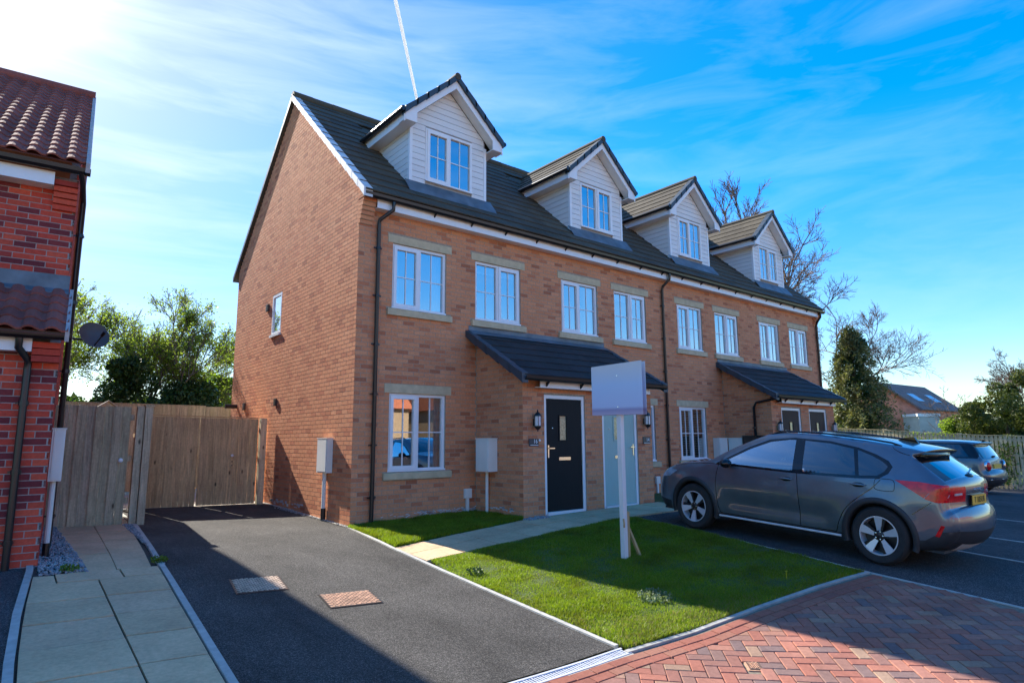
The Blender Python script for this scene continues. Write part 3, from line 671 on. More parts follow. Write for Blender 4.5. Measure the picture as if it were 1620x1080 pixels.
def window(par, x0, x1, z0, z1, y, left=True, T=None, flat=False, curtain='curtain', deep=.5):
    """a two-light plastic casement; front face at y, looking towards -y. flat: all its pieces are children of par"""
    e = .05; xm = (x0 + x1) / 2; f = MB(T)
    f.box(x0, x0 + e, y, y + .07, z0, z1).box(x1 - e, x1, y, y + .07, z0, z1).box(x0 + e, x1 - e, y, y + .07, z1 - e, z1).box(x0 + e, x1 - e, y, y + .07, z0, z0 + e).box(xm - .03, xm + .03, y + .001, y + .07, z0 + e, z1 - e)
    f.box(x0 - .005, x1 + .005, y - .035, y - .001, z0 - .0, z0 + .028)
    fr = f.build('window_frame' if flat else 'window', m_upvc, par); P = par if flat else fr
    lights = ((x0 + e, xm - .03), (xm + .03, x1 - e))
    for i, (a, b) in enumerate(lights):
        c, d = z0 + e, z1 - e
        if (i == 0) == left:
            s = MB(T); t = .045; a0, b0, c0, d0 = a - .014, b + .014, c - .014, d + .014
            s.box(a0, a0 + t + .014, y - .018, y + .05, c0, d0).box(b0 - t - .014, b0, y - .018, y + .05, c0, d0).box(a0 + t + .014, b0 - t - .014, y - .018, y + .05, d0 - t - .014, d0).box(a0 + t + .014, b0 - t - .014, y - .018, y + .05, c0, c0 + t + .014)
            s.build('sash', m_upvc, P); a, b, c, d = a + t, b - t, c + t, d - t; yy = y + .012
        else: yy = y + .03
        MB(T).add([(a, yy + .012, c), (b, yy + .012, c), (b, yy + .012, d), (a, yy + .012, d)], [(0, 1, 2, 3)]).build('pane', m_glass, P)
        g = MB(T); am, cm = (a + b) / 2, (c + d) / 2
        g.box(am - .009, am + .009, yy, yy + .008, c, d).box(a, am - .009, yy, yy + .008, cm - .009, cm + .009).box(am + .009, b, yy, yy + .008, cm - .009, cm + .009)
        g.build('glazing_bar', m_upvc, P)
    # the room behind: dark reveals and back, curtains or blinds
    r = MB(T); Y0, Y1 = y + .075, y + deep
    r.add([(x0, Y0, z0), (x1, Y0, z0), (x1, Y0, z1), (x0, Y0, z1), (x0 - .1, Y1, z0 - .1), (x1 + .1, Y1, z0 - .1), (x1 + .1, Y1, z1 + .1), (x0 - .1, Y1, z1 + .1)], [(4, 5, 6, 7), (0, 1, 5, 4), (1, 2, 6, 5), (2, 3, 7, 6), (3, 0, 4, 7)])
    r.build('room_lining', m_room, P)
    if curtain == 'curtain':
        for a, b in ((x0 + .02, x0 + .20), (x1 - .26, x1 - .02)):
            k = 16; vs = []
            for j in range(k + 1):
                t = j / k; yy = y + .15 + .02 * math.sin(t * 24)
                vs += [(a + (b - a) * t, yy, z0), (a + (b - a) * t, yy, z1)]
            MB(T).add(vs, [(2 * j, 2 * j + 2, 2 * j + 3, 2 * j + 1) for j in range(k)]).build('curtain', m_curt, P, smooth=True)
    if curtain in ('blind', 'curtain_blind'):
        n = int((z1 - z0) / .045); s = MB(T)
        for j in range(n): z = z1 - .05 - j * .045; s.add([(x0 + .05, y + .11, z), (x1 - .05, y + .11, z), (x1 - .05, y + .135, z - .016), (x0 + .05, y + .135, z - .016)], [(0, 1, 2, 3)])
        s.build('blind', m_blind, P)
    if curtain == 'half':
        MB(T).box(x0 + .05, x1 - .05, y + .13, y + .135, z1 - .2, z1 - .03).build('blind', m_blind, P)
cur = ['curtain', 'half', 'curtain', 'half', 'curtain', 'curtain', 'curtain', 'curtain']
for i, (a, b) in enumerate(FF): window(ter, a, b, *WZ, .03, left=(i % 2 == 0), curtain=cur[i])
for i, (a, b) in enumerate(GF): window(ter, a, b, *GZ, .03, left=True, curtain=['curtain', 'curtain', 'blind', 'curtain'][i])
TG = Matrix(((0, 1, 0, 0), (-1, 0, 0, 0), (0, 0, 1, 0), (0, 0, 0, 1)))        # facade frame -> gable frame: x' = y, y' = -x
def gabT(p): return p
# side window: single frosted light
mb = MB(); y0, y1, z0, z1 = gw; e = .05
mb.box(-.005, .06, y0, y0 + e, z0, z1).box(-.005, .06, y1 - e, y1, z0, z1).box(-.005, .06, y0 + e, y1 - e, z0, z0 + e).box(-.005, .06, y0 + e, y1 - e, z1 - e, z1)
sw = mb.build('window', m_upvc, ter); MB().add([(.02, y0 + e, z0 + e), (.02, y1 - e, z0 + e), (.02, y1 - e, z1 - e), (.02, y0 + e, z1 - e)], [(0, 3, 2, 1)]).build('pane', m_glass, sw); MB().box(.061, .3, y0, y1, z0, z1).build('room_lining', m_room, sw)
MB().box(-.045, .05, y0 - .02, y1 + .02, z0 - .06, z0 - .005).build('sill', m_upvc, ter)

# roof
pitch = math.atan(.9); ct, st_ = math.cos(pitch), math.sin(pitch)
TT = [(-.5, -.5, -.5), (.5, -.5, -.5), (.5, .5, -.5), (-.5, .5, -.5), (-.5, -.5, .5), (.5, -.5, .5), (.5, .5, .5), (-.5, .5, .5)]
def slope_tiles(out, x0, x1, ye, ze, yr, ang, gauge=.345, tw=.33, lift=.0, flip=1, tl=.40, th=.022, axis='x', keep=None):
    """tiles on a slope that rises from (ye, ze) towards yr; axis x: courses run along x"""
    L_ = abs(yr - ye) / math.cos(ang); n = max(1, int(round(L_ / gauge))); g = L_ / n; sgn = 1 if yr > ye else -1
    for r in range(n):
        s = r * g + tl / 2 - .02; 
        if r == n - 1: s = (r + .5) * g; tll = g
        else: tll = tl
        x = x0 - (r % 2) * tw / 2
        while x < x1 - .02:
            a, b = max(x, x0), min(x + tw - .005, x1)
            if b - a > .04:
                yc = ye + sgn * s * math.cos(ang); zc = ze + s * math.sin(ang) + .012
                if keep is None or keep((a + b) / 2, yc):
                    an = (ang - R(3.2)) * sgn
                    if axis == 'x': m = Matrix.Translation(((a + b) / 2, yc, zc)) @ Matrix.Rotation(an, 4, 'X') @ Matrix.Diagonal((b - a, tll, th, 1))
                    else: m = Matrix.Translation((yc, (a + b) / 2, zc)) @ Matrix.Rotation(-an, 4, 'Y') @ Matrix.Diagonal((tll, b - a, th, 1))
                    m.translation.z += random.uniform(-.0015, .0015); out.append(m)
            x += tw
Tl = []
mb = MB()
mb.add([(-.03, -.24, RZ(-.24) - .03), (TL + .05, -.24, RZ(-.24) - .03), (TL + .05, RY, RZ(RY) - .03), (-.03, RY, RZ(RY) - .03), (-.03, -.24, RZ(-.24) - .07), (TL + .05, -.24, RZ(-.24) - .07), (TL + .05, RY, RZ(RY) - .10), (-.03, RY, RZ(RY) - .10)], [(0, 1, 2, 3), (4, 7, 6, 5), (0, 4, 5, 1), (1, 5, 6, 2), (0, 3, 7, 4)])
mb.add([(-.05, TD + .24, RZ(-.24)), (TL + .05, TD + .24, RZ(-.24)), (TL + .05, RY, RZ(RY)), (-.05, RY, RZ(RY)), (-.05, TD + .24, RZ(-.24) - .08), (TL + .05, TD + .24, RZ(-.24) - .08), (TL + .05, RY, RZ(RY) - .10), (-.05, RY, RZ(RY) - .10)], [(0, 3, 2, 1), (4, 5, 6, 7), (0, 1, 5, 4), (0, 4, 7, 3)])
mb.build('roof', m_tile, ter)
DX = [1.16, 5.47, 9.27, 13.55]; DW = 1.82; DY = .35
slope_tiles(Tl, -.04, TL + .06, -.30, RZ(-.30), RY + .02, pitch)
# dormers
dslope = .92; dang = math.atan(dslope); DT = []
CLm = []
for k, dx in enumerate(DX):
    xl, xr = dx, dx + DW; xc = (xl + xr) / 2; zt = 7.40; d = MB()
    zf2 = zt + .12; za = zf2 + (xc - xl) * dslope           # apex of the wall under the roof
    zb = RZ(DY) + .09
    o0, o1, oz = xl + .36, xl + 1.45, 6.32
    d.box(xl + .012, o0, DY + .013, DY + .05, zb, zf2).box(o1, xr - .012, DY + .013, DY + .05, zb, zf2).box(o0, o1, DY + .013, DY + .05, zt + .01, zf2).box(o0, o1, DY + .013, DY + .05, zb, oz); d.prism([(xl + .012, zf2), (xr - .012, zf2), (xc, za)], 'y', DY + .0131, DY + .0501)
    for x in (xl + .012, xr - .05): d.prism([(DY + .05, RZ(DY) - .05), ((zt - 5.8) / .9, zt), (DY + .05, zt)], 'x', x, x + .038)
    dm = d.build('dormer', m_cladback, ter, label='leftmost dormer, its top rising highest in the picture' if k == 0 else None)
    # front boards, clipped round the window and under the gable
    wx0, wx1, wz0, wz1 = xl + .345, xl + 1.465, 6.30, 7.415
    z = zb; bt = .125; par = []
    while z < za - .02:
        z2 = min(z + bt - .010, za); 
        def span(zz): 
            if zz <= zf2: return xl + .05, xr - .05
            t = (zz - zf2) / (za - zf2) * (xc - xl); return xl + t, xr - t
        a0, b0 = span(z); a1, b1 = span(z2)
        if z2 > zf2 > z: a1, b1 = a0, b0
        segs = [((a0, b0), (a1, b1))]
        if z < wz1 and z2 > wz0: segs = [((a0, wx0 - .0), (a1, wx0)), ((wx1, b0), (wx1, b1))]
        for (p, q) in segs:
            if p[1] - p[0] < .03: continue
            MB().prism([(p[0], z), (p[1], z), (q[1], z2), (q[0], z2)], 'y', DY - .004, DY + .012).build('cladding_board', m_clad, dm)
        z += bt
    # cheek boards
    for side, x in ((0, xl), (1, xr)):
        z = RZ(DY); s0, s1 = (x - .004, x + .011) if side == 0 else (x - .011, x + .004)
        while z < zt - .02:
            z2 = min(z + bt - .010, zt); ya, yb = (z - 5.8) / .9 + .0, (z2 - 5.8) / .9
            if yb > DY + .08: MB().prism([(DY + .05, z), (max(ya, DY + .06), z), (yb, z2), (DY + .05, z2)], 'x', s0, s1).build('cladding_board', m_clad, dm)
            z += bt
        s0, s1 = (x - .012, x + .05) if side == 0 else (x - .05, x + .012)
        MB().box(s0, s1, DY - .014, DY + .052, RZ(DY) + .02, zt).build('corner_trim', m_upvc, dm)
    window(dm, wx0, wx1, wz0, wz1, DY - .015, left=(k % 2 == 0), flat=True, curtain=['none', 'none', 'half', 'curtain'][k], deep=.35)
    # roof of the dormer
    ze = zt + .10; xe0, xe1 = xl - .27, xr + .27; zap = ze + (xc - xe0) * dslope; yb = (zap - 5.8) / .9
    def rs(sgn):
        x_e = xe0 if sgn < 0 else xe1; ybk = (ze - 5.8) / .9; y0 = .10
        return [(x_e, y0, ze), (xc, y0, zap), (xc, yb, zap), (x_e, ybk, ze)]
    m2 = MB()
    for sgn in (-1, 1):
        q4 = rs(sgn); lo = [(p[0], p[1], p[2] - .03) for p in q4]; hi = [(p[0], p[1], p[2] - .0) for p in q4]
        m2.add(lo + hi, [(0, 1, 2, 3), (4, 7, 6, 5), (0, 4, 5, 1), (1, 5, 6, 2), (2, 6, 7, 3), (3, 7, 4, 0)])
    m2.build('dormer_roof', m_tile, dm)
    for sgn in (-1, 1):
        lst = []
        x_e = xe0 if sgn < 0 else xe1
        slope_tiles(lst, .12, 3.4, x_e - sgn * -.02 * 0, ze, xc, dang, gauge=.345, tl=.38, axis='y', keep=lambda yc, xx: True)
        ok = []
        for m in lst:
            x, y, z = m.translation
            if y < (z - 5.8) / .9 + .12: ok.append(m)
        pieces('tile', 'tiles', bpy.data.meshes.get('tile_proto') or proto('tile_proto', TT, BOXF if False else [(0, 3, 2, 1), (4, 5, 6, 7), (0, 1, 5, 4), (1, 2, 6, 5), (2, 3, 7, 6), (3, 0, 4, 7)], m_tile), ok, dm, 300)
    # verge caps on the front edge, ridge tile, gutters, barge boards, box ends
    nC = 5
    for sgn in (-1, 1):
        x_e = xe0 if sgn < 0 else xe1
        for j in range(nC):
            t0, t1 = j / nC, (j + 1) / nC + .03; xa, xb = x_e + (xc - x_e) * t0, x_e + (xc - x_e) * min(t1, 1); zA, zB = ze + (zap - ze) * t0, ze + (zap - ze) * min(t1, 1); o_ = .012 if j % 1 == 0 else 0
            MB().add([(xa, .05, zA + .055), (xb, .05, zB + .04), (xb, .05, zB - .075), (xa, .05, zA - .095), (xa, .21, zA + .055), (xb, .21, zB + .04), (xb, .21, zB - .075), (xa, .21, zA - .095)], [(0, 1, 2, 3), (4, 7, 6, 5), (0, 4, 5, 1), (3, 2, 6, 7), (0, 3, 7, 4), (1, 5, 6, 2)]).build('verge_cap', m_verge, dm)
        g = MB(); hb = -.02; w_ = .19
        px = [(x_e - sgn * .0, ze - .055), (xc, zap - .055), (xc, zap - .055 - w_ / math.cos(dang) * .72), (x_e, ze - .055 - w_ / math.cos(dang) * .72)]
        g.prism(px, 'y', .10, .125); g.build('barge_board', m_upvc, dm)
        zc0, zc1 = ze - .055 - w_ / math.cos(dang) * .60, zap - .055 - w_ / math.cos(dang) * .60
        MB().prism([(x_e, zc0), (xc, zc1), (xc, zc1 + .015), (x_e, zc0 + .015)], 'y', .126, DY - .005).build('soffit', m_upvc, dm)
        # side eaves: soffit box and fascia
        ybk = (ze - 5.8) / .9; xa, xb = sorted((x_e - sgn * .03, (xl if sgn < 0 else xr))); 
        MB().box(xa, xb, .11, ybk + .05, zt - .10, zt - .085).build('soffit', m_upvc, dm)
        fx = x_e - sgn * .03; fa, fb = sorted((fx, fx - sgn * .02)); MB().box(fa, fb, .11, ybk, zt - .085, zt + .09).build('fascia', m_upvc, dm)
        bx0, bx1 = sorted((x_e - sgn * .02, (xl if sgn < 0 else xr) - sgn * .0)); MB().prism([(bx0, zt - .101), (bx1, zt - .101), (bx1, zt + .12), (bx0, zt + .12 if sgn < 0 else zt + .12)], 'y', .088, .0995).build('box_end', m_upvc, dm)
        gx = x_e + sgn * .035
        gm = MB(); gm.tube([(gx, .07, ze + .0), (gx, ybk - .02, ze + .0)], .05, 10); gm.build('gutter', m_black, dm, auto=40)
    MB().tube([(xc, .04, zap + .005), (xc, yb, zap + .005)], .075, 10).build('ridge_tile', m_tile, dm, auto=50)
    # lead apron
    ap = MB(); ap.add([(xl - .12, DY - .018, zb + .03), (xr + .12, DY - .018, zb + .03), (xr + .12, DY - .20, RZ(DY - .20) + .062), (xl - .12, DY - .20, RZ(DY - .20) + .062), (xl - .12, DY - .24, RZ(DY - .24) + .03), (xr + .12, DY - .24, RZ(DY - .24) + .03)], [(0, 3, 2, 1), (3, 4, 5, 2)])
    ap.build('lead_flashing', m_lead, dm)
tp = bpy.data.meshes['tile_proto']
def buried(m):
    x, y, z = m.translation
    for dx in DX:
        if dx + .25 < x < dx + DW - .25 and y > DY + .25 and y < 3.0: return True
    return False
pieces('tile', 'tiles', tp, [m for m in Tl if not buried(m)], ter, 300)
for i in range(15):        # verge caps up the gable; front ones painted with the sun's glare
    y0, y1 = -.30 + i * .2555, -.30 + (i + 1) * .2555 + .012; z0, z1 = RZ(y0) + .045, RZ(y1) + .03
    MB().add([(-.075, y0, z0), (-.075, y1, z1), (-.075, y1, z1 - .12), (-.075, y0, z0 - .16), (.09, y0, z0), (.09, y1, z1), (.09, y1, z1 - .12), (.09, y0, z0 - .16)], [(0, 3, 2, 1), (4, 5, 6, 7), (0, 1, 5, 4), (3, 7, 6, 2), (0, 4, 7, 3), (1, 2, 6, 5)]).build('verge_cap', m_verge_glare, ter, label='verge cap coloured pale to look caught by the sun' if i == 0 else None)
    yb0, yb1 = TD - y0, TD - y1
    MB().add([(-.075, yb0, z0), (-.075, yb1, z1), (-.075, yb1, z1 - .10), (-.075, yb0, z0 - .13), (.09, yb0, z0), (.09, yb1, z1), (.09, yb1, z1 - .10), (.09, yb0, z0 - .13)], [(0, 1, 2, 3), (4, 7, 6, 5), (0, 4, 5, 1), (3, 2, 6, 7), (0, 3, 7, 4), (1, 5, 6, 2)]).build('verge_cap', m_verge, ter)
for i in range(37):
    x = -.06 + i * .456; MB().tube([(x, RY, RZ(RY) + .02), (x + .452, RY, RZ(RY) + .02)], .10 - .004 * (i % 2), 10).build('ridge_tile', m_tile, ter, auto=50)
# fascia, soffit, gutter and brackets
for a, b in ((.245, 8.33), (8.38, TL - .245)):
    MB().box(a, b, -.185, -.165, 5.30, 5.50).build('fascia', m_upvc, ter); MB().box(a, b, -.165, -.0, 5.30, 5.315).build('soffit', m_upvc, ter)
mb = MB(); G = [(-.16, 5.50), (-.165, 5.46), (-.195, 5.425), (-.235, 5.42), (-.275, 5.45), (-.285, 5.50), (-.275, 5.50), (-.265, 5.46), (-.23, 5.435), (-.20, 5.44), (-.175, 5.47), (-.17, 5.50)]
def shift(G, dy, dz): return [(a + dy, b + dz) for a, b in G]
mb.prism(shift(G, -.025, .01), 'x', -.04, TL + .06); mb.build('gutter', m_black, ter, auto=40)
for k in range(20):
    x = .55 + k * .84; MB().prism([(-.187, 5.42), (-.187, 5.375), (-.195, 5.38), (-.285, 5.445), (-.22, 5.43)], 'x', x, x + .022).build('gutter_bracket', m_black, ter)
def downpipe(pts, n_clip, par, r=.034, clipd=(0, .04)):
    pts = [Vector(p) for p in pts]; dp = MB().tube(pts, r, 10).build('downpipe', m_black, par, auto=50)
    a, b = pts[-2], pts[-1]
    for i in range(n_clip):
        p = a.lerp(b, (i + .5) / n_clip); MB().tube([p + Vector((0, 0, -.02)), p + Vector((0, 0, .02))], r + .009, 10).box(p.x - .075, p.x + .075, p.y + .01, p.y + .03, p.z - .012, p.z + .012).build('pipe_clip', m_black, dp)
    return dp
for x in (.52, 8.355):
    xx = x - .17 if x < 1 else x - .06
    downpipe([(x, -.255, 5.44), (x, -.25, 5.30), (xx, -.08, 5.13), (xx, -.055, 5.05), (xx, -.055, -.05 if x < 1 else .03)], 6, ter)
downpipe([(TL - .2, -.255, 5.44), (TL - .2, -.25, 5.30), (TL - .12, -.08, 5.13), (TL - .12, -.055, 5.05), (TL - .12, -.055, 0)], 6, ter)
# porches
PT = []
DOORC = [M('black_door', (.006, .006, .007), .6, spec=.25, var=.3, s=20, stretch=(3, 3, .2)), M('pale_green_door', (.30, .46, .42), .45, var=.05, s=20, stretch=(3, 3, .2)), M('brown_door', (.045, .022, .016), .6, spec=.25, var=.2, s=20, stretch=(3, 3, .2)), None]
DOORC[3] = DOORC[2]
m_obsc = M('obscured_glass', (.30, .30, .20), .12, var=.4, s=30, spec=.8)
for k, (a, b) in enumerate(PX):
    y0 = PY - .28; pa = math.atan(.58); pr = MB(); xa, xb = a - .19, b + .14
    pr.add([(xa, y0 + .02, PZ(y0) - .02), (xb, y0 + .02, PZ(y0) - .02), (xb, 0, PZ(0) - .01), (xa, 0, PZ(0) - .01), (xa, y0 + .02, PZ(y0) - .05), (xb, y0 + .02, PZ(y0) - .05), (xb, 0, PZ(0) - .06), (xa, 0, PZ(0) - .06)], [(0, 1, 2, 3), (4, 7, 6, 5), (0, 4, 5, 1), (1, 5, 6, 2), (0, 3, 7, 4)])
    prf = pr.build('porch_roof', m_ptile, ter); lst = []
    slope_tiles(lst, xa, xb, y0, PZ(y0), 0, pa, gauge=.33, tl=.38)
    tpp = bpy.data.meshes.get('porch_tile_proto') or proto('porch_tile_proto', TT, [(0, 3, 2, 1), (4, 5, 6, 7), (0, 1, 5, 4), (1, 2, 6, 5), (2, 3, 7, 6), (3, 0, 4, 7)], m_ptile)
    pieces('tile', 'tiles', tpp, lst, prf, 300)
    fl_ = MB().add([(xa, -.012, PZ(0) + .13), (xb - .02, -.012, PZ(0) + .13), (xb - .02, -.012, PZ(0) + .05), (xa, -.012, PZ(0) + .05), (xb - .02, -.16, PZ(-.16) + .045), (xa, -.16, PZ(-.16) + .045)], [(0, 3, 2, 1), (3, 5, 4, 2)]); fl_.build('lead_flashing', m_lead, prf)
    for j in range(5):
        for xx, s in ((xa, -1), (xb, 1)):
            ya, yb_ = y0 - .02 + j * .335, min(y0 - .02 + (j + 1) * .335 + .02, 0.0)
            MB().add([(xx - .07, ya, PZ(ya) + .05), (xx - .07, yb_, PZ(yb_) + .035), (xx - .07, yb_, PZ(yb_) - .09), (xx - .07, ya, PZ(ya) - .12), (xx + .07, ya, PZ(ya) + .05), (xx + .07, yb_, PZ(yb_) + .035), (xx + .07, yb_, PZ(yb_) - .09), (xx + .07, ya, PZ(ya) - .12)], [(0, 3, 2, 1), (4, 5, 6, 7), (0, 1, 5, 4), (3, 7, 6, 2), (0, 4, 7, 3), (1, 2, 6, 5)]).build('verge_cap', m_verge, prf)
    MB().box(a + .28, b - .2, PY - .16, PY - .14, 2.20, 2.37).build('fascia', m_upvc, prf); MB().box(a + .28, b - .2, PY - .14, PY - .008, 2.205, 2.22).build('soffit', m_upvc, prf)
    MB().prism(shift(G, PY - .06, PZ(y0) - 5.50 - .005), 'x', xa, xb + .02).build('gutter', m_black, prf, auto=40)
    for j in range(4): x = a + .4 + j * .85; MB().prism([(PY - .165, 2.29), (PY - .165, 2.22), (PY - .18, 2.23), (PY - .27, 2.33), (PY - .2, 2.30)], 'x', x, x + .03).build('gutter_bracket', m_black, prf)
    for j in range(2):
        x0 = a + .50 + j * 1.50; x1 = x0 + 1.03; i = k * 2 + j; y = PY + .02; mat = DOORC[i]
        f = MB().box(x0, x0 + .065, y, y + .07, 0.0, 2.095).box(x1 - .065, x1, y, y + .07, 0.0, 2.095).box(x0 + .065, x1 - .065, y, y + .07, 2.03, 2.095).box(x0 + .065, x1 - .065, y - .03, y + .07, -.02, .045)
        dr_ = f.build('front_door', m_upvc, ter, label=['black front door in a white frame', 'pale green front door in a white frame', 'brown front door in a white frame, beside the far porch\'s left lantern', 'brown front door in a white frame, beside the far porch\'s right lantern'][i])
        gx = x0 + (.40 if j == 0 else .36) if i < 2 else x0 + .46; gz0, gz1 = 1.29, 1.72; gw_ = .17
        lf = MB().box(x0 + .07, gx, y + .015, y + .05, .05, 2.025).box(gx + gw_, x1 - .07, y + .015, y + .05, .05, 2.025).box(gx, gx + gw_, y + .015, y + .05, .05, gz0).box(gx, gx + gw_, y + .015, y + .05, gz1, 2.025)
        lf.build('door_leaf', mat, dr_)
        MB().box(gx - .02, gx, y + .003, y + .0148, gz0 - .02, gz1 + .02).box(gx + gw_, gx + gw_ + .02, y + .003, y + .0148, gz0 - .02, gz1 + .02).box(gx, gx + gw_, y + .003, y + .0148, gz1, gz1 + .02).box(gx, gx + gw_, y + .003, y + .0148, gz0 - .02, gz0).build('glazing_bead', mat, dr_)
        MB().box(gx, gx + gw_, y + .022, y + .03, gz0, gz1).build('pane', m_obsc, dr_)
        MB().box(x0 + .37, x0 + .66, y + .004, y + .0148, .93, .985).build('letter_plate', m_chrome, dr_)
        hx = x0 + .115 if i == 0 else x1 - .115; s = 1 if i == 0 else -1
        MB().box(hx - .015, hx + .015, y + .004, y + .0148, .98, 1.20).box(min(hx, hx + s * .12), max(hx, hx + s * .12), y - .035, y - .02, 1.135, 1.155).box(hx - .008, hx + .008, y - .02, y + .004, 1.135, 1.155).build('handle', m_chrome, dr_)
        MB().lathe([(.001, y + .004), (.012, y + .006), (.012, y + .0148)], (x0 + .22, 0, 1.50), 'y', 10).build('spyhole', m_chrome, dr_)
downpipe([(PX[1][0] + .02, PY - .2, 2.32), (PX[1][0] - .10, PY + .35, 2.22), (PX[1][0] - .055, PY + .45, 2.1), (PX[1][0] - .055, PY + .45, .0)], 2, ter)

# ---- lanterns, house numbers, meter boxes on the terrace
m_frost = M('lantern_glass', (.55, .55, .6), .15, var=.2, s=30)
def lantern(x, y, z, label, T=None):
    rt = root('wall_lantern', label, 'wall lantern', (x, y, z), 'black wall lanterns beside the front doors'); cy = y - .10
    MB().lathe([(.035, -.09), (.058, -.075), (.062, -.065)], (x, cy, z - .0), 'z', 6).build('base_tray', m_blackm, rt)
    b = MB(); b.lathe([(.008, -.16), (.014, -.15), (.010, -.135), (.03, -.125), (.052, -.10), (.064, -.075), (.064, -.065)], (x, cy, z), 'z', 6); b.build('bowl', m_blackm, rt, auto=40)
    c = MB(); c.lathe([(.066, .10), (.066, .112), (.055, .13), (.035, .16), (.014, .175), (.010, .19), (.016, .20), (.004, .215)], (x, cy, z), 'z', 6); c.build('cap', m_blackm, rt, auto=40)
    for k in range(6):
        a = 2 * math.pi * k / 6; a2 = a + 2 * math.pi / 6; p, q_ = (x + .062 * math.cos(a), cy + .062 * math.sin(a)), (x + .062 * math.cos(a2), cy + .062 * math.sin(a2))
        MB().tube([(p[0], p[1], z - .068), (p[0], p[1], z + .102)], .006, 5).build('rib', m_blackm, rt)
        s = .96; P = [(x + (p[0] - x) * s, cy + (p[1] - cy) * s), (x + (q_[0] - x) * s, cy + (q_[1] - cy) * s)]
        MB().add([(P[0][0], P[0][1], z - .066), (P[1][0], P[1][1], z - .066), (P[1][0], P[1][1], z + .10), (P[0][0], P[0][1], z + .10)], [(0, 1, 2, 3)]).build('pane', m_frost, rt)
    MB().box(x - .03, x + .03, y - .012, y - .0075, z - .06, z + .06).tube([(x, y - .012, z - .02), (x, cy + .03, z - .085), (x, cy, z - .085)], .008, 6).build('bracket', m_blackm, rt)
lantern(2.755, PY, 1.60, 'black wall lantern to the left of the black front door'); lantern(5.74, PY, 1.66, 'black wall lantern between the pale green door and the porch corner')
lantern(11.07, PY, 1.56, 'black wall lantern left of the brown doors of the far porch'); lantern(14.13, PY, 1.57, 'black wall lantern right of the brown doors of the far porch')
m_slate = M('slate_sign', (.028, .033, .042), .4, var=.2, s=30); m_white = M('white_lettering', (.8, .8, .8), .5, var=.01)
def plaque(x0, x1, z0, z1, y, num, label):
    rt = root('house_number', label, 'house sign', ((x0 + x1) / 2, y, z0)); MB().box(x0, x1, y - .018, y - .008, z0, z1).build('plate', m_slate, rt)
    text(num, .10, Matrix(((1, 0, 0, x1 - .075), (0, 0, -1, y - .0195), (0, 1, 0, z0 + .082), (0, 0, 0, 1))), m_white, rt, 'lettering', .001)
    MB().box(x0 + .03, x1 - .01, y - .0195, y - .0182, z0 + .016, z0 + .026).build('underline', m_white, rt)
plaque(2.625, 2.845, 1.185, 1.315, PY, '16', 'dark slate house number 16 under the lantern by the black door')
plaque(5.68, 5.905, 1.20, 1.345, PY, '14', 'dark slate house number 14 beside the pale green door')
MB().lathe([(.016, PY - .03), (.022, PY - .02), (.022, PY - .0075)], (2.868, 0, 1.285), 'y', 12).build('doorbell', m_white, None).name = 'doorbell'
tag(bpy.data.objects['doorbell'], 'small round white doorbell beside the number 16 sign', 'doorbell')
tag(MB().box(12.62, 12.72, PY - .03, PY - .0075, 1.22, 1.36).build('key_safe', m_black), 'small black key safe between the two brown doors', 'key safe')
def cctv():
    rt = root('security_camera', 'small black security camera at the top corner of the far porch', 'camera', (11.15, PY, 2.28)); mb = MB(); mb.tube([(11.15, PY - .0075, 2.28), (11.15, PY - .08, 2.26)], .012, 8); mb.build('arm', m_blackm, rt)
    mb = MB(); mb.tube([(11.10, PY - .07, 2.25), (11.24, PY - .11, 2.24)], .03, 10); mb.build('housing', m_blackm, rt)
cctv()
def meterbox(name, label, x0, x1, y0, y1, z0, z1, front, pipe=None, mat=None, T=None, black=False):
    """front: 'y-', 'x-' or 'x+' - the side its door is on"""
    mat = mat or m_meter; rt = root(name, label, 'meter box', ((x0 + x1) / 2, (y0 + y1) / 2, z0))
    if T is not None: rt.location = T @ rt.location; ORG[rt.name] = Matrix.Translation(rt.location)
    MB(T).box(x0, x1, y0, y1, z0, z1).build('casing', mat, rt); g = .022; t = .010
    d = {'y-': (x0 + g, x1 - g, y0 - t, y0 - .001, z0 + g, z1 - g), 'x-': (x0 - t, x0 - .001, y0 + g, y1 - g, z0 + g, z1 - g), 'x+': (x1 + .001, x1 + t, y0 + g, y1 - g, z0 + g, z1 - g)}[front]
    dd = MB(T).box(*d).build('door', mat, rt)
    if front == 'y-': MB(T).box(x0 - .01, x1 + .01, y0 - .012, y1, z1 + .001, z1 + .014).build('lid', mat, rt)
    else: MB(T).box(x0 - .012, x1 + .012 if front == 'x+' else x1, y0 - .01, y1 + .01, z1 + .001, z1 + .014).build('lid', mat, rt)
    if pipe:
        px, py, pz0, r_ = pipe; MB(T).tube([(px, py, pz0 + .22 if black else pz0), (px, py, z0)], r_, 10).build('pipe', mat, rt)
        if black: MB(T).tube([(px, py, pz0), (px, py, pz0 + .22)], r_ + .006, 10).build('pipe_foot', m_black, rt)
meterbox('meter_box', 'pale meter box on the sunlit gable wall with a pipe below it', -.115, -.008, .74, 1.16, .76, 1.34, 'x-', (-.05, .95, -.06, .036), black=True)
meterbox('meter_box', 'tall white meter box on the porch side wall beside the ground floor window', 2.29, 2.493, -.66, -.28, .74, 1.32, 'x-', (2.44, -.42, -.05, .028))
meterbox('meter_box', 'white meter box low on the wall right of the far blinded window', 10.25, 10.62, -.20, -.008, .70, 1.31, 'y-')
meterbox('meter_box', 'white meter box on the far porch side wall, the one nearer the main wall', 10.66, 10.843, -.60, -.20, .72, 1.31, 'x-')
meterbox('meter_box', 'black box on the far porch side wall beside the downpipe', 10.66, 10.843, -1.14, -.62, .78, 1.36, 'x-', mat=m_black)
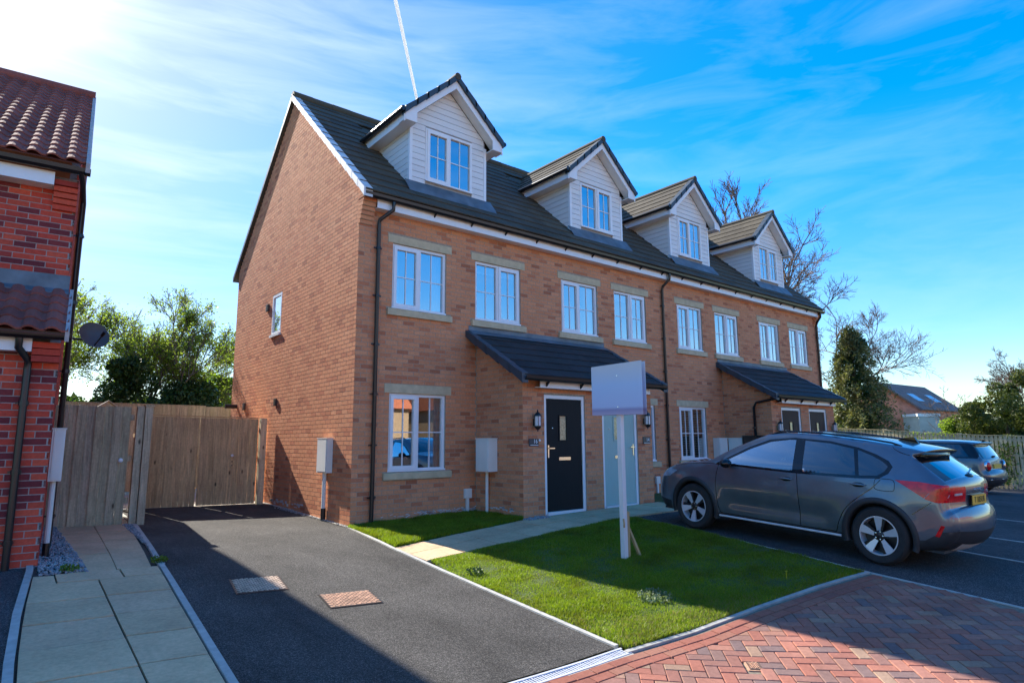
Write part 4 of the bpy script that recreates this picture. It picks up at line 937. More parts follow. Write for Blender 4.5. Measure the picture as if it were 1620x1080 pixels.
def phone(x, label):
    rt = root('cable_box', label, 'cable box', (x, 0, .25)); MB().box(x - .075, x + .075, -.06, -.008, .25, .42).build('casing', m_meter, rt)
    MB().box(x - .065, x + .065, -.066, -.061, .26, .41).build('cover', m_meter, rt); MB().box(x - .035, x + .02, -.05, -.008, -.05, .25).build('conduit', m_meter, rt)
phone(2.29, 'small grey cable box with conduit in the corner beside the near porch'); phone(7.82, 'small grey cable box with conduit right of the near porch')
def vent(y, z, label, s=(.07, .16)):
    rt = root('wall_vent', label, 'wall vent', (0, y, z)); MB().box(-.035, -.008, y - s[0] / 2, y + s[0] / 2, z - s[1] / 2, z + s[1] / 2).build('frame', m_brown, rt)
    for k in range(4): zz = z - s[1] / 2 + .025 + k * (s[1] - .05) / 3; MB().box(-.045, -.036, y - s[0] / 2 + .01, y + s[0] / 2 - .01, zz - .008, zz + .008).build('slat', m_brown, rt)
m_brown = M('brown_plastic', (.06, .035, .028), .5)
vent(4.57, 4.29, 'small brown wall vent beside the narrow gable window', (.16, .16)); vent(3.74, 2.12, 'brown wall vent low on the gable above the gate post', (.13, .15)); vent(5.9, 2.13, 'brown wall vent low on the gable towards its back corner', (.16, .16))
fl2 = MB(); fl2.tube([(-.0, 6.55, 2.16), (-.28, 6.55, 2.16)], .05, 12); tag(fl2.build('flue', m_blackm, None, auto=50), 'short black boiler flue sticking out of the gable near its back corner', 'flue')

# ---- estate agent's board on the lawn
sg = root('sign_board', 'blank pale blue estate board on a white post in the front lawn', 'sign', (1.60, -4.31, gzf(1.6, -4.31)))
zb_ = gzf(1.6, -4.31); pc = Vector((1.66, -4.31, 0)); view = Vector((.78, .63, 0))
MB().prism([(1.62, -4.345), (1.685, -4.345), (1.685, -4.28), (1.62, -4.28)], 'z', zb_ - .1, 2.2).build('post', m_post, sg)
m_board, n_, p_, o_ = newmat('printed_board')
v_ = pos(n_, (0, 0, 1)); sp_ = n_.nodes.new('ShaderNodeSeparateXYZ'); n_.links.new(v_, sp_.inputs[0])
mr_ = n_.nodes.new('ShaderNodeMapRange'); n_.links.new(sp_.outputs[2], mr_.inputs[0]); mr_.inputs[1].default_value = 1.6; mr_.inputs[2].default_value = 2.24
n_.links.new(ramp(n_, mr_.outputs[0], [(0, (.42, .36, .48)), (.10, (.26, .24, .40)), (.16, (.42, .50, .70)), (.6, (.42, .56, .74)), (1, (.58, .60, .60))]), p_.inputs['Base Color']); p_.inputs['Roughness'].default_value = .35
A_, B_ = atdist(941.5, 655, 8.35), atdist(1021.5, 655, 7.95)
dv = (B_ - A_); dv.z = 0; ln = dv.length; dv.normalize(); nn_ = Vector((dv.y, -dv.x, 0)); Z0, Z1 = 1.60, 2.235
def brd(o, name, mat):
    c = []
    for t, zt_ in ((0, -.02), (ln, .0)):
        for d_ in (o, o + .006):
            for z in (Z0 + (t > 0) * .0, Z1 + (t > 0) * .04): c.append(Vector((A_.x, A_.y, 0)) + dv * t + nn_ * d_ + Vector((0, 0, z)))
    return MB().add(c, [(0, 1, 3, 2), (4, 6, 7, 5), (0, 4, 5, 1), (2, 3, 7, 6), (0, 2, 6, 4), (1, 5, 7, 3)]).build(name, mat, sg)
offp = (pc - A_).dot(nn_)
brd(offp + .056, 'front_panel', m_board); brd(offp - .062, 'back_panel', m_board)
for zz in (1.7, 2.1): c = Vector((A_.x, A_.y, 0)) + dv * ((pc - A_).dot(dv)) ; MB().tube([c + nn_ * (offp - .05) + Vector((0, 0, zz)), c + nn_ * (offp + .068) + Vector((0, 0, zz))], .008, 6).build('bolt', m_chrome, sg)
MB().prism([(1.692, -4.34), (1.735, -4.34), (1.735, -4.30), (1.692, -4.30)], 'z', zb_ - .05, zb_ + .58).build('stake', m_pine, sg)
st = MB(); a_ = Vector((1.75, -4.30, zb_ + .38)); b_ = Vector((1.86, -4.40, zb_ + .0)); st.tube([a_, b_], .022, 4); tag(st.build('wooden_stake', m_pine), 'raw pine stake leaning against the foot of the sign post', 'stake')
kn = MB(); kn.tube([(1.60, -4.36, zb_ + .50), (1.585, -4.38, zb_ + .44), (1.60, -4.365, zb_ + .40)], .012, 6); tag(kn.build('string', m_pine), 'short knot of yellow string tied round the white sign post', 'string')

# ================================================================ RED HOUSE on the left (turned a few degrees)
LA = R(-3.6); LP = Vector((-4.0, 0, 0)); TLH = Matrix.Translation(LP) @ Matrix.Rotation(LA, 4, 'Z') @ Matrix.Translation(-LP)
rh = root('red_house', 'red brick house with clay pantile roofs at the left edge', 'building', (-4.0, -.5, 0))
X0, XR, YB = -9.0, -4.0, 8.2; LB = []
def LRZ(y): return 5.07 + .68 * y
YRr = 4.1
mb = MB(TLH); mb.box(X0, XR, 0, .1, 2.2, 4.72); mb.box(XR - .1, XR, .1, YB, -.3, 4.72); mb.prism([(0, 4.72), (YB, 4.72), (YRr, LRZ(YRr) - .12)], 'x', XR - .1, XR - .001)
mb.box(X0, XR - .002, -1.10, -1.0, -.4, 2.40); mb.prism([(-1.0, -.4), (-.0, -.4), (-.0, 3.02), (-1.0, 2.42)], 'x', XR - .1, XR - .0011); mb.build('wall', m_mortar2, rh)
tmp = []
face(tmp, (-6.5, 0, 0), (1, 0, 0), (0, -1, 0), 2.5, 2.9, 4.65); face(tmp, (-6.5, -1.1, 0), (1, 0, 0), (0, -1, 0), 2.5, -.15, 2.38, start=1)
face(tmp, (XR, -1.1, 0), (0, 1, 0), (1, 0, 0), 1.1, -.15, 3.05, [], lambda z: (0, 1.1) if z < 2.3 else ((z - 2.3) / .54, 1.1)); face(tmp, (XR, 0, 0), (0, 1, 0), (1, 0, 0), YB, -.15, LRZ(YRr) - .14, [], lambda z: (0, YB) if z < 4.75 else ((z - 4.75) / .64, YB - (z - 4.75) / .64), start=1)
for i in range(5): 
    m = Matrix.Diagonal((.25, .05 + .026 * i + .03, .065, 1)); m.translation = (XR - .122, -(.026 * i + .03) / 2, 4.30 + i * .075); tmp.append(m)
for i in range(3): m = Matrix.Diagonal((.25, .16, .065, 1)); m.translation = (XR - .122, -1.12 - .04, 2.20 + i * .075); tmp.append(m)
pieces('brick', 'brickwork', proto('red_brick_proto', BOX, BOXF, m_redbrick), [TLH @ m for m in tmp], rh, 300)
# pantiles
prof = [(-.5, .0), (-.38, .035), (-.22, .055), (-.06, .05), (.08, .02), (.25, -.012), (.42, -.01), (.5, .0)]
def pmesh():
    V = []; k = len(prof)
    for y, dz in ((-.5, .026), (.5, -.006)):
        for (x, z) in prof: V.append((x, y, z + dz))
    for (x, z) in prof: V.append((x, -.5, z - .010))
    F = [(i, i + 1, k + i + 1, k + i) for i in range(k - 1)] + [(2 * k + i, 2 * k + i + 1, i + 1, i) for i in range(k - 1)]
    return proto('pantile', V, F, m_pant)
pm = pmesh(); PTm = []
def pant(y0, z0, y1, ang, xr=XR + .05):
    L_ = (y1 - y0) / math.cos(ang); n = int(round(L_ / .28)); g = L_ / n
    for r in range(n):
        s = (r + .5) * g + .02; x = xr - .10
        while x > -7.2:
            PTm.append(TLH @ (Matrix.Translation((x, y0 + s * math.cos(ang), z0 + s * math.sin(ang) + .02)) @ Matrix.Rotation(ang, 4, 'X') @ Matrix.Diagonal((.212, g + .04, .6, 1)))); x -= .20
pant(-.36, LRZ(-.36), YRr, math.atan(.68)); pant(-1.42, 2.47, -.10, math.atan(.53))
mb = MB(TLH); mb.add([(X0, -.36, LRZ(-.36) - .01), (XR + .1, -.36, LRZ(-.36) - .01), (XR + .1, YRr, LRZ(YRr) - .01), (X0, YRr, LRZ(YRr) - .01), (X0, YB + .36, LRZ(-.36)), (XR + .1, YB + .36, LRZ(-.36))], [(0, 1, 2, 3), (3, 2, 5, 4)])
mb.add([(X0, -1.42, 2.45), (XR + .06, -1.42, 2.45), (XR + .06, -.001, 3.19), (X0, -.001, 3.19)], [(0, 1, 2, 3)]); mb.build('roof_deck', m_pant, rh)
pieces('pantile', 'pantiles', pm, PTm, rh, 300)
MB(TLH).tube([(X0, YRr, LRZ(YRr) + .03), (XR + .10, YRr, LRZ(YRr) + .03)], .11, 12).build('ridge', m_pant, rh, auto=50)
m_cream = M('mortar_verge', (.42, .36, .33), .9, var=.15, s=14)
mb = MB(TLH); mb.add([(XR + .06, -.38, LRZ(-.38) + .03), (XR + .06, YRr, LRZ(YRr) + .04), (XR + .06, YRr, LRZ(YRr) - .10), (XR + .06, -.38, LRZ(-.38) - .10), (XR + .11, -.38, LRZ(-.38) + .03), (XR + .11, YRr, LRZ(YRr) + .04), (XR + .11, YRr, LRZ(YRr) - .10), (XR + .11, -.38, LRZ(-.38) - .10)], [(0, 1, 2, 3), (4, 7, 6, 5), (0, 4, 5, 1), (3, 2, 6, 7), (0, 3, 7, 4)]); mb.build('verge', m_cream, rh)
mb = MB(TLH); mb.add([(XR + .03, -1.42, 2.50), (XR + .03, -.0, 3.25), (XR + .03, -.0, 3.12), (XR + .03, -1.42, 2.38), (XR + .07, -1.42, 2.50), (XR + .07, -.0, 3.25), (XR + .07, -.0, 3.12), (XR + .07, -1.42, 2.38)], [(0, 1, 2, 3), (4, 7, 6, 5), (0, 4, 5, 1), (3, 2, 6, 7), (0, 3, 7, 4)]); mb.build('verge', m_cream, rh)
MB(TLH).box(X0, XR - .25, -.22, -.20, 4.53, 4.70).build('fascia', m_upvc, rh); MB(TLH).box(X0, XR - .25, -.20, -.0, 4.53, 4.545).build('soffit', m_upvc, rh)
MB(TLH).box(X0, XR - .25, -1.26, -1.24, 2.27, 2.44).build('fascia', m_upvc, rh); MB(TLH).box(X0, XR - .25, -1.24, -1.108, 2.27, 2.285).build('soffit', m_upvc, rh)
MB(TLH).prism(shift(G, -.07, 4.78 - 5.50), 'x', X0, XR + .12).build('gutter', m_black, rh, auto=40); MB(TLH).prism(shift(G, -1.12, 2.48 - 5.50), 'x', X0, XR + .09).build('gutter', m_black, rh, auto=40)
MB(TLH).prism([(-.006, 3.42), (-.014, 3.42), (-.016, 3.24), (-.17, 3.16), (-.17, 3.15), (-.006, 3.22)], 'x', X0, XR + .02).build('lead_flashing', m_lead, rh)
def lpipe(pts, par, r, clips):
    dp = MB(TLH).tube(pts, r, 10).build('downpipe', m_black, par, auto=50); a, b = Vector(pts[-2]), Vector(pts[-1])
    for i in range(clips): p = a.lerp(b, (i + .5) / clips); MB(TLH).tube([p + Vector((0, 0, -.025)), p + Vector((0, 0, .025))], r + .009, 10).box(p.x - .07, p.x + .05, p.y + .012, p.y + .028, p.z - .01, p.z + .01).build('pipe_clip', m_black, dp)
lpipe([(XR + .02, -.32, 4.72), (XR + .05, -.22, 4.60), (XR + .075, .10, 4.45), (XR + .075, .10, -.05)], rh, .034, 5)
lpipe([(-4.36, -1.32, 2.42), (-4.36, -1.32, 2.30), (-4.27, -1.17, 2.18), (-4.27, -1.165, 2.08), (-4.27, -1.165, -.1)], rh, .036, 3)
meterbox('meter_box', 'white meter box on the red house side wall with a white pipe below it', XR + .008, XR + .135, -.72, -.32, .86, 1.45, 'y-', (XR + .06, -.62, -.05, .03), T=TLH, black=True)
# satellite dish
m_dish = M('dark_mesh_dish', (.07, .075, .08), .55, var=.1, s=8)
sd_ = root('satellite_dish', 'dark grey satellite dish on the side of the red house', 'satellite dish', (-3.7, 1.8, 2.9)); c = Vector((-3.52, 1.78, 2.92)); ax = Vector((.35, -.9, .30)).normalized(); rot = ax.to_track_quat('Z', 'Y').to_matrix()
V = []; F = []
for i in range(7):
    r_ = i / 6
    for j in range(24): t = 2 * math.pi * j / 24; V.append(c + rot @ Vector((.22 * r_ * math.cos(t), .21 * r_ * math.sin(t), .06 * r_ * r_)))
for i in range(6):
    for j in range(24): F.append((i * 24 + j, i * 24 + (j + 1) % 24, (i + 1) * 24 + (j + 1) % 24, (i + 1) * 24 + j))
MB().add(V, F).build('dish', m_dish, sd_, smooth=True)
MB().tube([c - ax * .02, (-3.62, 1.95, 2.88), (-3.86, 1.95, 2.88)], .018, 8).build('mount', m_blackm, sd_); MB().tube([c - Vector((0, 0, .2)), c + ax * .30 - Vector((0, 0, .10))], .010, 6).tube([c + ax * .28 - Vector((0, 0, .10)), c + ax * .36 - Vector((0, 0, .07))], .025, 8).build('feed_arm', m_blackm, sd_)

# ================================================================ GATES AND FENCES
def boards(parent, a, b, z0f, z1f, w, gap, mat, th=.02, prot='board', stuffname='boards', jit=.004, limit=300, alt=.006, wj=.0):
    a, b = Vector((*a, 0)), Vector((*b, 0)); d = (b - a); L_ = d.length; d.normalize(); n = Vector((d.y, -d.x, 0)); s = 0; ms = []; i = 0
    me = bpy.data.meshes.get(prot + '_' + mat.name) or proto(prot + '_' + mat.name, BOX, BOXF, mat)
    while s < L_ - w * .4:
        ww = min(w * (1 + random.uniform(-wj, wj)), L_ - s); p = a + d * (s + ww / 2); z0, z1 = z0f(s / L_), z1f(s / L_) + random.uniform(-jit, jit)
        m = Matrix.Identity(4); m.col[0] = (*(d * (ww - gap)), 0); m.col[1] = (*(n * th), 0); m.col[2] = (0, 0, z1 - z0, 0); m.translation = p + n * (alt if i % 2 else 0) + Vector((0, 0, (z0 + z1) / 2)); ms.append(m); s += ww; i += 1
    pieces('board', stuffname, me, ms, parent, limit)
def bar(a, b, z, h, t, off, mat, parent, name='rail'):
    a, b = Vector((*a, 0)), Vector((*b, 0)); d = (b - a).normalized(); n = Vector((-d.y, d.x, 0)) * off; u = Vector((-d.y, d.x, 0)) * t
    if isinstance(z, (int, float)): z = (z, z)
    q_ = [a + n + Vector((0, 0, z[0])), b + n + Vector((0, 0, z[1])), b + n + u + Vector((0, 0, z[1])), a + n + u + Vector((0, 0, z[0]))]
    return MB().add(q_ + [p + Vector((0, 0, h)) for p in q_], [(0, 3, 2, 1), (4, 5, 6, 7), (0, 1, 5, 4), (1, 2, 6, 5), (2, 3, 7, 6), (3, 0, 4, 7)]).build(name, mat, parent)
def postb(x, y, s, z0, z1, mat, parent, name='post', cap=True):
    p = MB().box(x - s / 2, x + s / 2, y - s / 2, y + s / 2, z0, z1).build(name, mat, parent)
    if cap: MB().box(x - s / 2 - .015, x + s / 2 + .015, y - s / 2 - .015, y + s / 2 + .015, z1 + .001, z1 + .022).build('post_cap', mat, p)
g1 = root('garden_gate', 'weathered grey side gate of vertical boards beside the red house', 'gate', (-3.3, 2.1, 0))
A1, B1 = (-3.92, 2.30), (-2.83, 2.02)
boards(g1, A1, B1, lambda t: .03, lambda t: 1.88 - .02 * t, .121, .003, m_wood_old, .022, jit=.008, alt=.020, wj=.04)
for z in (.35, 1.0, 1.65): bar(A1, B1, z, .09, .035, .02, m_wood_old, g1)
MB().lathe([(.012, 1.995), (.032, 2.0), (.034, 2.012), (.034, 2.03)], (-2.97, 0, 1.02), 'y', 14).build('ring_latch', m_galv, g1)
tag(MB().box(-2.80, -2.70, 1.96, 2.06, -.05, 1.87).build('gate_post', m_wood_old), 'slim grey timber slat post at the latch side of the weathered gate', 'post')
gp = root('gate_post', 'thick grey timber post with a flat cap between the two gates', 'post', (-2.62, 2.0, 0)); MB().box(-2.69, -2.585, 1.93, 2.05, -.05, 1.87).build('shaft', m_wood_old, gp); MB().box(-2.70, -2.565, 1.91, 2.07, 1.871, 1.895).build('cap', m_wood_old, gp)
sp1 = root('fence_panel', 'short brown fence panel running back between the two gates', 'fence', (-2.5, 3.3, 0)); boards(sp1, (-2.60, 2.08), (-2.42, 4.42), lambda t: .02, lambda t: 1.86, .12, .006, m_wood_new, .02); bar((-2.60, 2.08), (-2.42, 4.42), 1.4, .07, .03, .02, m_wood_new, sp1)
g2 = root('double_gate', 'brown close boarded double gate across the head of the drive', 'gate', (-1.2, 4.5, 0)); A2, M2, B2 = (-2.42, 4.66), (-.82, 4.28), (-.21, 4.13)
boards(g2, A2, (-1.30, 4.40), lambda t: .0, lambda t: 1.82 - .03 * t, .098, .002, m_wood_new, .02, alt=.009, wj=.15); boards(g2, (-1.285, 4.395), (-.22, 4.14), lambda t: .035, lambda t: 1.79 - .02 * t, .098, .002, m_wood_new, .02, alt=.009, wj=.15)
for z in (.3, .95, 1.55): bar(A2, (-1.30, 4.40), z, .09, .035, .02, m_wood_new, g2); bar((-1.28, 4.395), (-.22, 4.14), z, .09, .035, .02, m_wood_new, g2)
bar(A2, (-.22, 4.14), (1.84, 1.785), .018, .06, -.02, m_wood_new, g2, 'capping')
MB().lathe([(.012, 4.14), (.028, 4.145), (.030, 4.16), (.030, 4.18)], (-.70, 0, 1.02), 'y', 14).build('ring_latch', m_galv, g2)
for z in (.82, .90): MB().lathe([(.012, 4.15), (.012, 4.17)], (-.70, 0, z), 'y', 8).build('bolt', m_blackm, g2)
tag(MB().box(-.20, -.075, 4.02, 4.14, -.1, 1.79).build('gate_post', m_wood_fence), 'pale timber gate post standing against the gable wall', 'post')
bf = root('back_fence', 'long weathered fence behind the two gates, under the trees', 'fence', (-1.5, 8.6, 0))
boards(bf, (-6.5, 8.5), (-.2, 8.72), lambda t: .1, lambda t: 2.27 - .02 * t, .10, .002, m_wood_old, .02, alt=.006, wj=.06); bar((-6.5, 8.5), (-.2, 8.72), (2.275, 2.255), .02, .06, -.02, m_wood_old, bf, 'capping')
boards(bf, (-.19, 8.72), (7, 9.0), lambda t: .1, lambda t: 2.25, .10, .002, m_wood_old, .02, alt=.006, stuffname='boards_beyond')
# bird table
bt = root('bird_table', 'small roofed bird house standing above the side gate', 'bird house', (-2.75, 5.6, 0)); bx, by = -2.78, 5.6
MB().box(bx - .03, bx + .03, by - .03, by + .03, 0, 1.86).build('pole', m_wood_old, bt); MB().box(bx - .17, bx + .17, by - .14, by + .14, 1.861, 1.88).build('tray', m_pine, bt)
MB().box(bx - .11, bx - .02, by - .09, by + .09, 1.881, 2.04).build('box', m_wood_new, bt); MB().box(bx + .03, bx + .12, by - .09, by + .09, 1.881, 2.0).build('box', m_pine, bt)
MB().add([(bx - .20, by - .13, 2.03), (bx - .02, by - .13, 2.16), (bx + .22, by - .13, 1.98), (bx - .20, by + .13, 2.03), (bx - .02, by + .13, 2.16), (bx + .22, by + .13, 1.98), (bx - .20, by - .13, 2.01), (bx - .02, by - .13, 2.14), (bx + .22, by - .13, 1.96), (bx - .20, by + .13, 2.01), (bx - .02, by + .13, 2.14), (bx + .22, by + .13, 1.96)], [(0, 1, 4, 3), (1, 2, 5, 4), (6, 9, 10, 7), (7, 10, 11, 8), (0, 6, 7, 1), (1, 7, 8, 2), (3, 4, 10, 9), (4, 5, 11, 10), (0, 3, 9, 6), (2, 8, 11, 5)]).build('roof', m_conc, bt)
# pale fence at the end of the car park
rf = root('boundary_fence', 'long pale timber fence across the far side of the parking bays', 'fence', (21.5, 0, 0)); FA, FB = (21.6, -9.5), (21.3, 9.5)
boards(rf, FA, FB, lambda t: gzf(21.5, -9.5 + 19 * t) - .05, lambda t: gzf(21.5, -9.5 + 19 * t) + 1.72, .125, .038, m_wood_fence, .02, alt=.0, limit=300); 
for z in (.35, 1.05, 1.55):
    for k in range(8): t0, t1 = k / 8, (k + 1) / 8; ya, yb = -9.5 + 19 * t0, -9.5 + 19 * t1; bar((21.6 - .3 * t0, ya), (21.6 - .3 * t1, yb), (gzf(21.5, ya) + z, gzf(21.5, yb) + z), .08, .04, -.06, m_wood_fence, rf)
for k in range(9): t = k / 8; y = -9.5 + 19 * t; postb(21.72 - .3 * t, y, .1, gzf(21.5, y) - .1, gzf(21.5, y) + 1.75, m_wood_fence, rf)
bar(FA, FB, (gzf(21.5, -9.5) + 1.73, gzf(21.5, 9.5) + 1.73), .02, .05, .01, m_wood_fence, rf, 'capping') if False else None
for k in range(12): t0, t1 = k / 12, (k + 1) / 12; ya, yb = -9.5 + 19 * t0, -9.5 + 19 * t1; bar((21.6 - .3 * t0, ya), (21.6 - .3 * t1, yb), (gzf(21.5, ya) + 1.725, gzf(21.5, yb) + 1.725), .02, .05, -.015, m_wood_fence, rf, 'capping')

# ================================================================ CARS
def M_paint(name, col, flake=.5):
    m, n, p, o = newmat(name); p.inputs['Base Color'].default_value = (*col, 1); p.inputs['Metallic'].default_value = flake; p.inputs['Roughness'].default_value = .32
    p.inputs['Coat Weight'].default_value = 1; p.inputs['Coat Roughness'].default_value = .03
    f = noise(n, pos(n), 6, 4); n.links.new(ramp(n, f, [(.3, dark(col, .92)), (.7, dark(col, 1.08))]), p.inputs['Base Color'])
    n.links.new(ramp(n, noise(n, pos(n), 2.2, 6, .7), [(.4, .28), (.75, .42)]), p.inputs['Roughness']); return m
m_paint = M_paint('dark_grey_paint', (.115, .14, .165), .5); m_paint2 = M_paint('mid_grey_paint', (.13, .135, .14)); m_paint3 = M_paint('blue_black_paint', (.03, .04, .055), .2)
m_cladp = M('textured_black_plastic', (.026, .026, .028), .55, var=.1, s=20, bs=300, bst=.2, bd=.001)
m_gloss = M('gloss_black', (.008, .008, .009), .08)
m_tyre = M('tyre_rubber', (.022, .021, .02), .8, var=.2, s=12)
m_alloy = M('machined_alloy', (.62, .63, .66), .3, metal=.35, var=.03); m_alloyd = M('dark_alloy', (.02, .02, .022), .4, metal=.3)
m_skid = M('silver_skid', (.62, .60, .58), .5, metal=.1)
m_seat = M('seat_fabric', (.03, .03, .033), .9)
def M_lamp(name, col, rough=.12):
    m, n, p, o = newmat(name); v = pos(n, (1, 1, 1)); 
    c = ramp(n, noise(n, v, 18, 2), [(.4, dark(col, .7)), (.6, col)]); n.links.new(c, p.inputs['Base Color']); p.inputs['Roughness'].default_value = rough; p.inputs['Coat Weight'].default_value = .2; return m
m_red = M_lamp('red_lamp_lens', (.75, .004, .01)); m_clear = M_lamp('clear_lamp_lens', (.50, .45, .45)); m_head = M_lamp('headlamp_lens', (.35, .38, .42))
m_plate = M('yellow_plate', (.78, .50, .05), .45, var=.03); m_ink = M('black_ink', (.015, .015, .015), .5)

def smooth_poly(P, n=3):
    P = [np.array(p, float) for p in P]
    for _ in range(n):
        Q = [P[0]]
        for a, b in zip(P[:-1], P[1:]): Q += [a * .75 + b * .25, a * .25 + b * .75]
        P = Q + [P[-1]]
    return P
def car(name, label, group, T, S):
    rt = root(name, label, 'car', tuple(T.translation), group)
    segs = S['outline']; out = []; tags = []
    for tg, pts in segs:
        a = out[-1] if out else None
        P = smooth_poly(pts, 2) if len(pts) > 2 else [np.array(pts[0], float), np.array(pts[1], float)]
        for p, q in zip(P[:-1], P[1:]):
            k = max(1, int(np.linalg.norm(q - p) / .05))
            for j in range(k): out.append(p + (q - p) * j / k); tags.append(tg)
        last = P[-1]
    out.append(last); O_ = np.array(out); n = len(O_)
    A, B = O_[:-1], O_[1:]
    def dist(P):
        P = np.asarray(P)[:, None]; d = B - A; t = np.clip(((P - A) * d).sum(2) / (d * d).sum(1), 0, 1); return np.sqrt(((P - (A + t[..., None] * d)) ** 2).sum(2).min(1))
    zs, ws = S['W']; L_ = S['L']; wc = S['wheels']; Rw = S['R']; Ra = Rw + .05; zw = Rw
    def f0(y, z):
        w = np.interp(z, zs, ws); w = (w + np.interp(z - .03, zs, ws) + np.interp(z + .03, zs, ws)) / 3
        w = w - S['tr'] * np.clip((.9 - y) / .9, 0, 1.2) ** 2.2 - S['tf'] * np.clip((y - (L_ - 1.1)) / 1.1, 0, 1.2) ** 2.2
        w = w - .07 * np.clip((1.3 - y) / 1.3, 0, 1) * np.clip((z - 1) / .4, 0, 1)
        for c in wc: w = w + .014 * np.exp(-((np.hypot(y - c, z - zw) - Ra) / .09) ** 2)
        w = w - .02 * np.exp(-((z - .47) / .09) ** 2) * np.clip((y - wc[0] - .5) / .2, 0, 1) * np.clip((wc[1] - .5 - y) / .2, 0, 1)
        return w
    def rr(y, z): return .06 + .12 * np.clip((y - (L_ - 1.2)) / 1.0, 0, 1) + .09 * np.clip((.5 - y) / .5, 0, 1) * np.clip((1.2 - z) / .3, 0, 1)
    def X(P, off=0):
        P = np.atleast_2d(P); y, z = P[:, 0], P[:, 1]; d = dist(P); r = rr(y, z); t = np.clip(1 - d / r, 0, 1)
        return f0(y, z) - r * (1 - np.sqrt(np.clip(1 - t * t, 0, 1))) + off
    # side region boundary, with the wheel openings
    zb = S['zb']; bound = [tuple(p) for p in O_]
    def arc(c):
        a0 = math.asin((zb - zw) / Ra); return [(c + Ra * math.cos(a0 + (math.pi - 2 * a0) * i / 24), zw + Ra * math.sin(a0 + (math.pi - 2 * a0) * i / 24)) for i in range(25)]
    bound += arc(wc[1]) + [(wc[1] - Ra - (wc[1] - wc[0] - 2 * Ra) * k / 12, zb) for k in range(1, 12)] + arc(wc[0])
    nb = len(bound); pts = list(bound); edges = [(i, (i + 1) % nb) for i in range(nb)]
    tv = np.gradient(O_, axis=0); nv = np.c_[tv[:, 1], -tv[:, 0]]; nv /= np.linalg.norm(nv, axis=1)[:, None]
    for dd in (.004, .014, .032, .06, .10, .15):
        Q = O_[::1 if dd < .05 else 2] + nv[::1 if dd < .05 else 2] * dd; ok = inpoly(Q[:, 0], Q[:, 1], bound); Q = Q[ok]; Q = Q[dist(Q) > dd * .93]; pts += [tuple(p) for p in Q]
    gy, gz_ = np.meshgrid(np.arange(0, L_, .055), np.arange(.2, 1.5, .05)); G_ = np.c_[gy.ravel() + (np.arange(gy.size) // gy.shape[1] % 2) * .027, gz_.ravel()]
    G_ = G_[inpoly(G_[:, 0], G_[:, 1], bound)]; G_ = G_[dist(G_) > .17]; pts += [tuple(p) for p in G_]
    for key, mt, off, poly in S['side']:
        P = [tuple(p) for p in (smooth_poly(poly + [poly[0]], 0))[:-1]]; D = []
        for i in range(len(P)):
            a, b = np.array(P[i]), np.array(P[(i + 1) % len(P)]); k = max(1, int(np.linalg.norm(b - a) / .05)); D += [tuple(a + (b - a) * j / k) for j in range(k)]
        b0 = len(pts); pts += D; edges += [(b0 + i, b0 + (i + 1) % len(D)) for i in range(len(D))]
    vs, es, fs, *_ = delaunay_2d_cdt([Vector(p) for p in pts], edges, [], 0, 1e-4)
    V = np.array([(v.x, v.y) for v in vs]); F = np.array([list(f)[:3] for f in fs]); C_ = V[F].mean(1); keep = inpoly(C_[:, 0], C_[:, 1], bound); F, C_ = F[keep], C_[keep]
    key = np.full(len(F), -1)
    for i in range(len(S['side']) - 1, -1, -1):
        key[inpoly(C_[:, 0], C_[:, 1], S['side'][i][3])] = i
    xs = X(V)
    a, b, c = V[F[:, 0]], V[F[:, 1]], V[F[:, 2]]; s = (b[:, 0] - a[:, 0]) * (c[:, 1] - a[:, 1]) - (b[:, 1] - a[:, 1]) * (c[:, 0] - a[:, 0]); F[s < 0] = F[s < 0][:, ::-1]
    Tn = np.array(T)
    def put(nm, V3, F3, mat, par=rt, smooth=True, lab=None):
        W = np.c_[V3, np.ones(len(V3))] @ Tn.T; o = npmesh(nm, W[:, :3], F3, mat, par, smooth)
        if lab: o['label'] = lab
        return o
    doors = {}
    for sd in (-1, 1):
        for i in range(-1, len(S['side'])):
            k = key == i
            if not k.any(): continue
            nm, mt, off = ('body_side', S['paint'], 0) if i < 0 else S['side'][i][:3]
            u, inv = np.unique(F[k], return_inverse=True); FF_ = inv.reshape(-1, 3)
            P3 = np.c_[sd * (xs[u] + off), V[u]]
            put(nm, P3, FF_ if sd < 0 else FF_[:, ::-1], mt)
        for nm, wd, pl in S['seams']:
            P = np.array(smooth_poly(pl, 2)); tt = np.gradient(P, axis=0); nn = np.c_[-tt[:, 1], tt[:, 0]]; nn /= np.linalg.norm(nn, axis=1)[:, None]
            Lf, Rt = P + nn * wd / 2, P - nn * wd / 2; k = len(P); xa = X(P) + .0018
            V3 = np.r_[np.c_[sd * xa, Lf], np.c_[sd * xa, Rt]]; FF_ = np.array([(j, j + 1, k + j + 1, k + j) for j in range(k - 1)])
            put(nm, V3, FF_ if sd > 0 else FF_[:, ::-1], m_gloss, smooth=False)
        for cw in wc:       # wheel arch cladding and inner arch
            an = np.linspace(R(-17), R(197), 40); rings = [(Ra - .012, -.10), (Ra - .012, .004), (Ra + .004, .012), (Ra + .05, .011), (Ra + .058, -.004)]; V3 = []
            for (r_, o_) in rings:
                P = np.c_[cw + r_ * np.cos(an), zw + r_ * np.sin(an)]; PP = np.c_[cw + (Ra + .03) * np.cos(an), zw + (Ra + .03) * np.sin(an)]
                V3.append(np.c_[sd * (f0(PP[:, 0], np.maximum(PP[:, 1], .25)) + o_), P])
            k = 40; FF_ = np.array([(r_ * k + j, r_ * k + j + 1, (r_ + 1) * k + j + 1, (r_ + 1) * k + j) for r_ in range(4) for j in range(k - 1)])
